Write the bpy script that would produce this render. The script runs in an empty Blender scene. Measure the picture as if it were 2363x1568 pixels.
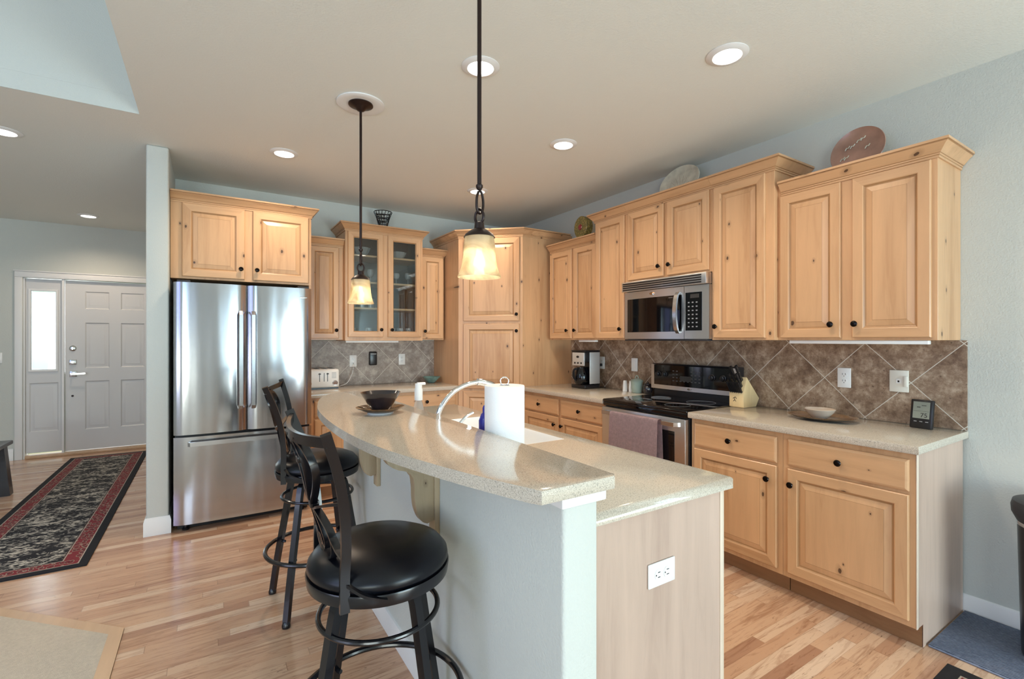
import bpy, bmesh, math, random
from mathutils import Vector, Matrix
R = math.radians
random.seed(7)
SC = bpy.context.scene
COL = SC.collection
# ------------------------------------------------------------ camera
cd = bpy.data.cameras.new('camera'); cam = bpy.data.objects.new('camera', cd); COL.objects.link(cam)
cam.location = (0, 0, 1.376); cam.rotation_euler = (R(90), 0, R(-32.6))
cd.sensor_width = 36; cd.lens = 1097 / 2363 * 36; cd.clip_start = .03; cd.clip_end = 100
SC.camera = cam
SC.view_settings.view_transform = 'Standard'; SC.view_settings.look = 'None'
SC.view_settings.gamma = 1; SC.view_settings.exposure = 0.0
SC.view_settings.use_curve_mapping = False
# ------------------------------------------------------------ world and daylight
w = bpy.data.worlds.new('world'); SC.world = w; w.use_nodes = True
nt = w.node_tree; nt.nodes.clear()
wo = nt.nodes.new('ShaderNodeOutputWorld'); bg = nt.nodes.new('ShaderNodeBackground')
tc = nt.nodes.new('ShaderNodeTexCoord'); sp = nt.nodes.new('ShaderNodeSeparateXYZ')
nz = nt.nodes.new('ShaderNodeTexNoise'); nz.inputs['Scale'].default_value = 9
ad = nt.nodes.new('ShaderNodeMath'); ad.operation = 'MULTIPLY_ADD'; ad.inputs[1].default_value = .35
rp = nt.nodes.new('ShaderNodeValToRGB'); e = rp.color_ramp.elements
e[0].position = .10; e[0].color = (.16, .20, .11, 1); e[1].position = .42; e[1].color = (.80, .90, 1, 1)
m = e.new(.27); m.color = (.26, .36, .20, 1)
nt.links.new(tc.outputs['Generated'], sp.inputs[0]); nt.links.new(tc.outputs['Generated'], nz.inputs['Vector'])
nt.links.new(nz.outputs[0], ad.inputs[0]); nt.links.new(sp.outputs[2], ad.inputs[2])
nt.links.new(ad.outputs[0], rp.inputs[0]); nt.links.new(rp.outputs[0], bg.inputs[0]); nt.links.new(bg.outputs[0], wo.inputs[0])
bg.inputs[1].default_value = 2.2
YF_ = 7.6
def area(name, loc, rot, sx, sy, power, col):
    l = bpy.data.lights.new(name, 'AREA'); l.shape = 'RECTANGLE'; l.size = sx; l.size_y = sy
    l.energy = power; l.color = col
    o = bpy.data.objects.new(name, l); COL.objects.link(o); o.location = loc; o.rotation_euler = rot
    return o
SKY = (.54, .80, 1.0); LAWN = (.95, 1.0, .90)
# each window gets the sky's light falling in and the lawn's light rising to the ceiling
area('sky_patio', (2.15, -3.44, 1.25), (R(78), 0, R(8)), 1.9, 1.7, 108, SKY)
area('lawn_patio', (2.15, -3.43, .6), (R(112), 0, R(8)), 1.9, .9, 72, LAWN)
area('sky_rear', (-2.6, -3.44, 1.7), (R(76), 0, R(4)), 2.5, 1.6, 58, (.46, .66, 1.0))
area('lawn_rear', (-2.6, -3.43, .9), (R(112), 0, R(-8)), 2.5, .8, 96, LAWN)
area('sky_great_room', (-4.94, .2, 1.95), (R(80), 0, R(-90)), 2.6, 1.9, 34, (.36, .40, 1.0))
area('lawn_great_room', (-4.93, .2, .9), (R(112), 0, R(-90)), 2.6, .7, 30, (.72, .74, 1.0))
area('sky_great_room_high', (-4.94, .2, 3.55), (R(84), 0, R(-90)), 2.6, .7, 26, SKY)
area('sky_porch', (-1.62, YF_ + .55, 1.6), (R(90), 0, R(180)), .6, 1.3, 22, (.9, .96, 1.0))
WARM = (1.0, .80, .60)
# ------------------------------------------------------------ materials
MATS = {}
def newmat(name):
    m = bpy.data.materials.new(name); m.use_nodes = True; MATS[name] = m
    return m, m.node_tree, m.node_tree.nodes['Principled BSDF']
def N(t, ty, **kw):
    n = t.nodes.new(ty)
    for k, v in kw.items():
        if k.startswith('_'): n.inputs[k[1:].replace('_', ' ')].default_value = v
        else: setattr(n, k, v)
    return n
def L(t, a, b): t.links.new(a, b)
def ramp(t, src, stops, interp='LINEAR'):
    r = t.nodes.new('ShaderNodeValToRGB'); r.color_ramp.interpolation = interp
    el = r.color_ramp.elements
    el[0].position = stops[0][0]; el[0].color = (*stops[0][1], 1)
    el[1].position = stops[-1][0]; el[1].color = (*stops[-1][1], 1)
    for p, c in stops[1:-1]: q = el.new(p); q.color = (*c, 1)
    L(t, src, r.inputs[0]); return r.outputs[0]
def mth(t, op, a, b=None, c=None):
    n = t.nodes.new('ShaderNodeMath'); n.operation = op
    for i, v in enumerate((a, b, c)):
        if v is None: continue
        if isinstance(v, (int, float)): n.inputs[i].default_value = v
        else: L(t, v, n.inputs[i])
    return n.outputs[0]
def mixc(t, fac, a, b, mode='MIX'):
    n = t.nodes.new('ShaderNodeMix'); n.data_type = 'RGBA'; n.blend_type = mode
    for i, v in ((0, fac), (6, a), (7, b)):
        if isinstance(v, (int, float)): n.inputs[i].default_value = v
        elif isinstance(v, tuple): n.inputs[i].default_value = (*v, 1)
        else: L(t, v, n.inputs[i])
    return n.outputs[2]
def bump(t, b, h, strength=.2, dist=.002):
    n = N(t, 'ShaderNodeBump'); n.inputs['Strength'].default_value = strength; n.inputs['Distance'].default_value = dist
    L(t, h, n.inputs['Height']); L(t, n.outputs[0], b.inputs['Normal'])
def coords(t, scale=(1, 1, 1), rnd=True, kind='Object'):
    tc = N(t, 'ShaderNodeTexCoord'); out = tc.outputs[kind]
    if rnd:
        oi = N(t, 'ShaderNodeObjectInfo'); s = N(t, 'ShaderNodeVectorMath', operation='SCALE'); s.inputs[3].default_value = 13
        cx = N(t, 'ShaderNodeCombineXYZ')
        for i in range(3): L(t, oi.outputs['Random'], cx.inputs[i])
        L(t, cx.outputs[0], s.inputs[0]); a = N(t, 'ShaderNodeVectorMath', operation='ADD')
        L(t, out, a.inputs[0]); L(t, s.outputs[0], a.inputs[1]); out = a.outputs[0]
    mp = N(t, 'ShaderNodeMapping'); mp.inputs['Scale'].default_value = scale
    L(t, out, mp.inputs[0]); return mp.outputs[0]
def flat(name, col, rough=.5, metal=0, coat=0, noise=0, ns=6, bmp=0, bs=200):
    m, t, b = newmat(name)
    b.inputs['Base Color'].default_value = (*col, 1); b.inputs['Roughness'].default_value = rough
    b.inputs['Metallic'].default_value = metal; b.inputs['Coat Weight'].default_value = coat
    if noise or bmp:
        v = coords(t, rnd=False)
    if noise:
        n = N(t, 'ShaderNodeTexNoise', _Scale=ns, _Detail=4.0); L(t, v, n.inputs[0])
        c = ramp(t, n.outputs[0], [(.3, tuple(x * (1 - noise) for x in col)), (.7, tuple(min(1, x * (1 + noise)) for x in col))])
        L(t, c, b.inputs['Base Color'])
    if bmp:
        n = N(t, 'ShaderNodeTexNoise', _Scale=bs, _Detail=2.0); L(t, v, n.inputs[0]); bump(t, b, n.outputs[0], bmp, .003)
    return m
def wood(name, base, dark, grain='z', knots=True, rough=.38, sat=1.0):
    m, t, b = newmat(name)
    sc = {'z': (1, 1, .09), 'x': (.09, 1, 1), 'y': (1, .09, 1)}[grain]
    v = coords(t, sc)
    n = N(t, 'ShaderNodeTexNoise', _Scale=26.0, _Detail=6.0, _Roughness=.6, _Distortion=.6); L(t, v, n.inputs[0])
    n2 = N(t, 'ShaderNodeTexNoise', _Scale=5.0, _Detail=2.0); L(t, v, n2.inputs[0])
    f = mth(t, 'ADD', mth(t, 'MULTIPLY', n.outputs[0], .45), mth(t, 'MULTIPLY', n2.outputs[0], .6))
    c = ramp(t, f, [(.36, dark), (.50, base), (.68, tuple(min(1, x * 1.14) for x in base))])
    if knots:
        kt = N(t, 'ShaderNodeSeparateXYZ'); L(t, coords(t, (1, 1, 1)), kt.inputs[0]); kv_ = N(t, 'ShaderNodeCombineXYZ')
        qx, qz = (.62, 1) if grain == 'x' else (1, .62)
        L(t, mth(t, 'MULTIPLY', mth(t, 'ADD', kt.outputs[0], kt.outputs[1]), qx), kv_.inputs[0]); L(t, mth(t, 'MULTIPLY', kt.outputs[2], qz), kv_.inputs[1])
        kv = kv_.outputs[0]
        nn = N(t, 'ShaderNodeTexNoise', _Scale=45.0); L(t, kv, nn.inputs[0])
        vo = N(t, 'ShaderNodeTexVoronoi', _Scale=6.0, voronoi_dimensions='2D'); L(t, kv, vo.inputs[0])
        sx = N(t, 'ShaderNodeSeparateColor'); L(t, vo.outputs['Color'], sx.inputs[0])
        gate = mth(t, 'MULTIPLY', mth(t, 'GREATER_THAN', sx.outputs[0], .50), 1)
        siz = mth(t, 'MULTIPLY_ADD', sx.outputs[1], .032, .016)
        d = mth(t, 'ADD', vo.outputs['Distance'], mth(t, 'MULTIPLY_ADD', nn.outputs[0], .05, -.025))
        core = mth(t, 'MULTIPLY', gate, mth(t, 'LESS_THAN', d, siz))
        rel = mth(t, 'DIVIDE', d, siz)
        halo = N(t, 'ShaderNodeMapRange', clamp=True); halo.inputs[1].default_value = 3.2; halo.inputs[2].default_value = .9
        L(t, rel, halo.inputs[0]); hl = mth(t, 'MULTIPLY', halo.outputs[0], mth(t, 'MULTIPLY', gate, .5))
        c = mixc(t, hl, c, tuple(x * .55 for x in dark))
        c = mixc(t, mth(t, 'MULTIPLY', core, .85), c, (.05, .022, .012))
    L(t, c, b.inputs['Base Color']); b.inputs['Roughness'].default_value = rough
    b.inputs['Coat Weight'].default_value = .15; b.inputs['Coat Roughness'].default_value = .2
    return m
ALD = (.61, .362, .190); ALDD = (.49, .268, .128)
wood('alder', ALD, ALDD, 'z'); wood('alder_h', ALD, ALDD, 'x')
wood('alder_y', ALD, ALDD, 'y', knots=False)
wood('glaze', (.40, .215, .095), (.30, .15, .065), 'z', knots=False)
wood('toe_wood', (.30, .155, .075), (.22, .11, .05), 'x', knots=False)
wood('maple', (.52, .38, .305), (.42, .295, .235), 'z', knots=False, rough=.42)
wood('maple_light', (.74, .62, .50), (.66, .54, .42), 'z', knots=False)
wood('block_wood', (.72, .55, .30), (.62, .45, .23), 'z', knots=False)
wood('corbel_wood', (.46, .37, .24), (.36, .27, .16), 'z')
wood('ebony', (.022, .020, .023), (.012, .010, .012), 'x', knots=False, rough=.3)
flat('wall_paint', (.595, .615, .575), .75, bmp=.55, bs=130)
flat('ceiling_paint', (.78, .79, .745), .85, bmp=.4, bs=110)
flat('white_trim', (.80, .80, .79), .38)
flat('door_paint', (.66, .66, .66), .4)
flat('white_plastic', (.85, .86, .85), .3); flat('cream_plastic', (.78, .76, .68), .35)
flat('white_ceramic', (.86, .87, .86), .12, coat=.5); flat('sink_white', (.93, .94, .94), .25)
flat('black_plastic', (.012, .012, .014), .28); flat('black_gloss', (.003, .003, .004), .05)
flat('dim_mark', (.07, .07, .075), .4); flat('brushed_case', (.72, .76, .78), .42, .7)
flat('grey_plastic', (.30, .31, .33), .35); flat('dark_case', (.02, .02, .024), .45)
flat('vinyl', (.003, .0035, .006), .30); MATS['vinyl'].node_tree.nodes['Principled BSDF'].inputs['Specular IOR Level'].default_value = .33; flat('iron', (.004, .004, .006), .24, 0, coat=.12)
flat('bronze', (.022, .011, .009), .38, .5); flat('knob_bronze', (.012, .009, .008), .22, .8)
flat('chrome', (.82, .84, .86), .07, 1); flat('satin', (.56, .57, .58), .26, 1)
flat('nickel', (.62, .62, .60), .2, 1)
flat('paper', (.88, .89, .90), .9, bmp=.3, bs=260)
flat('towel_cloth', (.58, .44, .47), .95, noise=.12, ns=60, bmp=1, bs=340)
flat('teal_glaze', (.12, .24, .23), .18, coat=.6, noise=.4, ns=14)
flat('sage_glaze', (.34, .42, .36), .2, coat=.5, noise=.12)
flat('dark_stoneware', (.022, .016, .018), .2, coat=.6, noise=.5)
flat('brown_stoneware', (.36, .20, .145), .3, coat=.3, noise=.35, ns=7)
flat('amber_glaze', (.16, .085, .035), .16, coat=.7, noise=.6, ns=16)
flat('cream_glaze', (.60, .57, .46), .2, coat=.5, noise=.18, ns=18)
flat('tan_glaze', (.56, .47, .38), .22, coat=.4, noise=.2)
flat('blue_soap', (.03, .03, .30), .15); flat('lcd', (.26, .29, .25), .3); flat('lcd_ink', (.03, .03, .03), .5)
flat('cord_white', (.8, .8, .8), .4); flat('red_glaze', (.32, .02, .03), .2, coat=.5)
flat('carpet', (.60, .53, .43), .98, noise=.08, ns=90, bmp=1, bs=300)
wood('floor_border', (.60, .40, .24), (.52, .33, .19), 'y', knots=False, rough=.3)
m, t, b = newmat('gold_pattern')
v = coords(t, rnd=False); vo = N(t, 'ShaderNodeTexVoronoi', _Scale=70.0); L(t, v, vo.inputs[0])
L(t, ramp(t, vo.outputs['Distance'], [(.2, (.50, .36, .10)), (.5, (.20, .16, .05))]), b.inputs['Base Color']); b.inputs['Roughness'].default_value = .35
# thin glass that lets light straight through
m, t, b = newmat('pane'); t.nodes.remove(b)
tr = N(t, 'ShaderNodeBsdfTransparent'); gl = N(t, 'ShaderNodeBsdfGlossy'); gl.inputs['Roughness'].default_value = .01
fr = N(t, 'ShaderNodeFresnel', _IOR=1.5); mx = N(t, 'ShaderNodeMixShader')
L(t, mth(t, 'MULTIPLY_ADD', fr.outputs[0], 1.3, .02), mx.inputs[0]); L(t, tr.outputs[0], mx.inputs[1]); L(t, gl.outputs[0], mx.inputs[2])
tr.inputs[0].default_value = (.90, .93, .92, 1)
L(t, mx.outputs[0], t.nodes['Material Output'].inputs[0])
m, t, b = newmat('crystal')
b.inputs['Base Color'].default_value = (.95, .96, 1, 1); b.inputs['Transmission Weight'].default_value = .72; b.inputs['Roughness'].default_value = .05; b.inputs['IOR'].default_value = 1.5
m, t, b = newmat('clear_plastic')
b.inputs['Transmission Weight'].default_value = .8; b.inputs['Roughness'].default_value = .12; b.inputs['IOR'].default_value = 1.2
# quartz counter
m, t, b = newmat('quartz')
v = coords(t, rnd=False)
n1 = N(t, 'ShaderNodeTexNoise', _Scale=420.0, _Detail=1.0); L(t, v, n1.inputs[0])
n2 = N(t, 'ShaderNodeTexNoise', _Scale=260.0, _Detail=1.0); L(t, v, n2.inputs[0])
c = ramp(t, n1.outputs[0], [(.34, (.44, .39, .32)), (.46, (.575, .51, .42)), (.60, (.615, .55, .455)), (.70, (.72, .67, .59))])
c = mixc(t, mth(t, 'MULTIPLY', mth(t, 'LESS_THAN', n2.outputs[0], .36), .5), c, (.20, .19, .17))
L(t, c, b.inputs['Base Color']); b.inputs['Roughness'].default_value = .11
# brushed stainless
def steel(name, axis, rough, col=(.60, .60, .61)):
    m, t, b = newmat(name)
    b.inputs['Metallic'].default_value = 1; b.inputs['Base Color'].default_value = (*col, 1)
    v = coords(t, {'z': (1, 1, .012), 'x': (.012, 1, 1)}[axis], rnd=False)
    n = N(t, 'ShaderNodeTexNoise', _Scale=700.0, _Detail=2.0); L(t, v, n.inputs[0])
    r = N(t, 'ShaderNodeMapRange'); r.inputs[3].default_value = rough * .8; r.inputs[4].default_value = rough * 1.25
    L(t, n.outputs[0], r.inputs[0]); L(t, r.outputs[0], b.inputs['Roughness'])
    v2 = coords(t, (6.5, 1, .55), rnd=False)
    n2 = N(t, 'ShaderNodeTexNoise', _Scale=1.0, _Detail=1.0); L(t, v2, n2.inputs[0])
    bump(t, b, n2.outputs[0], .55 if axis == 'z' else .1, .012)
steel('steel_v', 'z', .17, (.50, .50, .515)); steel('steel_h', 'x', .3, (.62, .62, .62))
# hardwood strip floor, boards along X
m, t, b = newmat('floor_boards')
tc = N(t, 'ShaderNodeTexCoord'); s = N(t, 'ShaderNodeSeparateXYZ'); L(t, tc.outputs['Object'], s.inputs[0])
ry = mth(t, 'DIVIDE', s.outputs[1], .057); row = mth(t, 'FLOOR', ry); fy = mth(t, 'FRACT', ry)
wn = N(t, 'ShaderNodeTexWhiteNoise', noise_dimensions='1D'); L(t, row, wn.inputs['W'])
rx = mth(t, 'ADD', mth(t, 'DIVIDE', s.outputs[0], 1.25), mth(t, 'MULTIPLY', wn.outputs[0], 7.3)); colx = mth(t, 'FLOOR', rx); fx = mth(t, 'FRACT', rx)
cb = N(t, 'ShaderNodeCombineXYZ'); L(t, row, cb.inputs[0]); L(t, colx, cb.inputs[1])
wn2 = N(t, 'ShaderNodeTexWhiteNoise', noise_dimensions='2D'); L(t, cb.outputs[0], wn2.inputs['Vector'])
c = ramp(t, wn2.outputs[0], [(0, (.42, .225, .14)), (.14, (.54, .315, .195)), (.45, (.61, .375, .235)), (.8, (.66, .435, .285)), (1, (.75, .56, .41))])
off = N(t, 'ShaderNodeVectorMath', operation='SCALE'); off.inputs[3].default_value = 9; L(t, wn2.outputs['Color'], off.inputs[0])
av = N(t, 'ShaderNodeVectorMath', operation='ADD'); L(t, tc.outputs['Object'], av.inputs[0]); L(t, off.outputs[0], av.inputs[1])
mp = N(t, 'ShaderNodeMapping'); mp.inputs['Scale'].default_value = (1.3, 14, 1); L(t, av.outputs[0], mp.inputs[0])
g = N(t, 'ShaderNodeTexNoise', _Scale=2.2, _Detail=7.0, _Roughness=.62, _Distortion=1.4); L(t, mp.outputs[0], g.inputs[0])
c = mixc(t, .75, c, ramp(t, g.outputs[0], [(.34, (.58, .46, .40)), (.5, (1, 1, 1)), (.7, (1.0, .97, .93))]), 'MULTIPLY')
g2 = N(t, 'ShaderNodeTexNoise', _Scale=5.0, _Detail=3.0, _Distortion=2.5); L(t, mp.outputs[0], g2.inputs[0])
c = mixc(t, mth(t, 'MULTIPLY', mth(t, 'LESS_THAN', g2.outputs[0], .325), .6), c, (.16, .075, .04))
edge = mth(t, 'MAXIMUM', mth(t, 'LESS_THAN', fy, .022), mth(t, 'LESS_THAN', fx, .0022))
c = mixc(t, mth(t, 'MULTIPLY', edge, .45), c, (.16, .08, .04))
L(t, c, b.inputs['Base Color']); b.inputs['Roughness'].default_value = .22; b.inputs['Coat Weight'].default_value = .3
b.inputs['Coat Roughness'].default_value = .16
# diagonal travertine tile; u along the wall, v up
def tile(name, ax, u0, c1, c2, c3):
    m, t, b = newmat(name)
    tc = N(t, 'ShaderNodeTexCoord'); s = N(t, 'ShaderNodeSeparateXYZ'); L(t, tc.outputs['Object'], s.inputs[0])
    u = mth(t, 'SUBTRACT', s.outputs[ax], u0); v = mth(t, 'SUBTRACT', s.outputs[2], .924)
    P = .431
    a = mth(t, 'DIVIDE', mth(t, 'ADD', u, v), P); bb = mth(t, 'DIVIDE', mth(t, 'SUBTRACT', u, v), P)
    def near(x): return mth(t, 'ABSOLUTE', mth(t, 'SUBTRACT', mth(t, 'FRACT', mth(t, 'ADD', x, .5)), .5))
    g = mth(t, 'LESS_THAN', mth(t, 'MINIMUM', near(a), near(bb)), .0062)
    cb = N(t, 'ShaderNodeCombineXYZ'); L(t, mth(t, 'FLOOR', a), cb.inputs[0]); L(t, mth(t, 'FLOOR', bb), cb.inputs[1])
    wn = N(t, 'ShaderNodeTexWhiteNoise', noise_dimensions='2D'); L(t, cb.outputs[0], wn.inputs['Vector'])
    of = N(t, 'ShaderNodeVectorMath', operation='SCALE'); of.inputs[3].default_value = 5; L(t, wn.outputs['Color'], of.inputs[0])
    av = N(t, 'ShaderNodeVectorMath', operation='ADD'); L(t, tc.outputs['Object'], av.inputs[0]); L(t, of.outputs[0], av.inputs[1])
    n = N(t, 'ShaderNodeTexNoise', _Scale=12.0, _Detail=9.0, _Roughness=.76); L(t, av.outputs[0], n.inputs[0])
    n2 = N(t, 'ShaderNodeTexNoise', _Scale=60.0, _Detail=2.0); L(t, av.outputs[0], n2.inputs[0])
    c = ramp(t, n.outputs[0], [(.36, c1), (.5, c2), (.63, c3)])
    c = mixc(t, mth(t, 'MULTIPLY', mth(t, 'LESS_THAN', n2.outputs[0], .30), .6), c, tuple(x * .35 for x in c1))
    c = mixc(t, mth(t, 'MULTIPLY', wn.outputs[0], .16), c, tuple(x * .7 for x in c1))
    c = mixc(t, g, c, (.66, .62, .55))
    L(t, c, b.inputs['Base Color']); b.inputs['Roughness'].default_value = .42
    bump(t, b, mth(t, 'SUBTRACT', 1, g), .4, .002)
tile('tile_right', 1, 1.656, (.15, .085, .05), (.31, .21, .14), (.54, .42, .31))
tile('tile_back', 0, 1.437, (.22, .175, .145), (.36, .30, .255), (.54, .48, .42))
# rugs
def rugmat(name, hx, hy, wb, wr):
    m, t, b = newmat(name)
    tc = N(t, 'ShaderNodeTexCoord'); s = N(t, 'ShaderNodeSeparateXYZ'); L(t, tc.outputs['Object'], s.inputs[0])
    wv = N(t, 'ShaderNodeTexNoise', _Scale=14.0); L(t, tc.outputs['Object'], wv.inputs[0])
    dx = mth(t, 'SUBTRACT', hx, mth(t, 'ABSOLUTE', s.outputs[0])); dy = mth(t, 'SUBTRACT', hy, mth(t, 'ABSOLUTE', s.outputs[1]))
    d = mth(t, 'MINIMUM', dx, dy)
    v1 = N(t, 'ShaderNodeTexVoronoi', _Scale=42.0); L(t, coords(t, (.55, 1, 1), False), v1.inputs[0])
    v2 = N(t, 'ShaderNodeTexNoise', _Scale=30.0, _Detail=4.0, _Distortion=1.6); L(t, coords(t, (.7, 1.35, 1), False), v2.inputs[0])
    v3 = N(t, 'ShaderNodeTexNoise', _Scale=5.5); L(t, coords(t, (1, 1.6, 1), False), v3.inputs[0])
    fld = mth(t, 'ADD', v2.outputs[0], mth(t, 'MULTIPLY_ADD', v3.outputs[0], .45, -.225))
    field = ramp(t, fld, [(.48, (.012, .012, .016)), (.53, (.05, .05, .055)), (.57, (.40, .37, .32)), (.66, (.52, .48, .42))])
    vb = N(t, 'ShaderNodeTexVoronoi', _Scale=34.0); L(t, coords(t, (1, .6, 1), False), vb.inputs[0])
    red = ramp(t, vb.outputs['Distance'], [(.24, (.17, .02, .028)), (.36, (.05, .012, .018)), (.44, (.34, .24, .19)), (.54, (.19, .025, .033))])
    def gt(x): return mth(t, 'GREATER_THAN', d, x)
    c = mixc(t, gt(wb), (.010, .010, .014), (.42, .37, .31))
    c = mixc(t, gt(wb + .006), c, red)
    c = mixc(t, gt(wb + wr), c, (.38, .33, .28)); c = mixc(t, gt(wb + wr + .006), c, (.05, .02, .02))
    c = mixc(t, gt(wb + wr + .011), c, field)
    L(t, c, b.inputs['Base Color']); b.inputs['Roughness'].default_value = .97
    bump(t, b, v2.outputs[0], .4, .004)
rugmat('runner_rug', .355, 1.76, .045, .085); rugmat('floor_rug', .72, .75, .055, .07)
m, t, b = newmat('ribbed_mat')
wv = N(t, 'ShaderNodeTexWave', _Scale=26.0, _Distortion=.6); wv.bands_direction = 'X'
L(t, coords(t, (1, .15, 1), False), wv.inputs[0])
n = N(t, 'ShaderNodeTexNoise', _Scale=70.0); L(t, coords(t, (1, 1, 1), False), n.inputs[0])
L(t, ramp(t, mth(t, 'ADD', mth(t, 'MULTIPLY', wv.outputs[1], .5), mth(t, 'MULTIPLY', n.outputs[0], .5)), [(.3, (.04, .06, .11)), (.6, (.27, .32, .44))]), b.inputs['Base Color'])
b.inputs['Roughness'].default_value = .95; bump(t, b, wv.outputs[1], .8, .005)
# lamps
def emis(name, col, s):
    m, t, b = newmat(name); b.inputs['Base Color'].default_value = (.8, .8, .8, 1)
    b.inputs['Emission Color'].default_value = (*col, 1); b.inputs['Emission Strength'].default_value = s
emis('lens', (1, .95, .88), 9); emis('bulb', (1, .88, .70), 16)
m, t, b = newmat('alabaster'); t.nodes.remove(b)
v = coords(t, rnd=False); n = N(t, 'ShaderNodeTexNoise', _Scale=11.0, _Detail=5.0, _Distortion=1.0); L(t, v, n.inputs[0])
cc = ramp(t, n.outputs[0], [(.38, (.58, .48, .32)), (.6, (.88, .80, .62))])
trl = N(t, 'ShaderNodeBsdfTranslucent'); dif = N(t, 'ShaderNodeBsdfDiffuse'); rf = N(t, 'ShaderNodeBsdfRefraction', _IOR=1.02, _Roughness=.62)
gl = N(t, 'ShaderNodeBsdfGlossy'); gl.inputs['Roughness'].default_value = .25
for q in (trl, dif, rf): L(t, cc, q.inputs[0])
a1 = N(t, 'ShaderNodeMixShader'); a1.inputs[0].default_value = .45; L(t, trl.outputs[0], a1.inputs[1]); L(t, dif.outputs[0], a1.inputs[2])
a2 = N(t, 'ShaderNodeMixShader'); a2.inputs[0].default_value = .30; L(t, a1.outputs[0], a2.inputs[1]); L(t, rf.outputs[0], a2.inputs[2])
a3 = N(t, 'ShaderNodeMixShader'); a3.inputs[0].default_value = .04; L(t, a2.outputs[0], a3.inputs[1]); L(t, gl.outputs[0], a3.inputs[2])
L(t, a3.outputs[0], t.nodes['Material Output'].inputs[0])
m, t, b = newmat('blind_slat'); b.inputs['Base Color'].default_value = (.85, .87, .9, 1); b.inputs['Roughness'].default_value = .6
b.inputs['Transmission Weight'].default_value = .0
trl = N(t, 'ShaderNodeBsdfTranslucent'); trl.inputs[0].default_value = (.9, .93, .96, 1); mx = N(t, 'ShaderNodeMixShader'); mx.inputs[0].default_value = .6
L(t, b.outputs[0], mx.inputs[1]); L(t, trl.outputs[0], mx.inputs[2]); L(t, mx.outputs[0], t.nodes['Material Output'].inputs[0])
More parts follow.
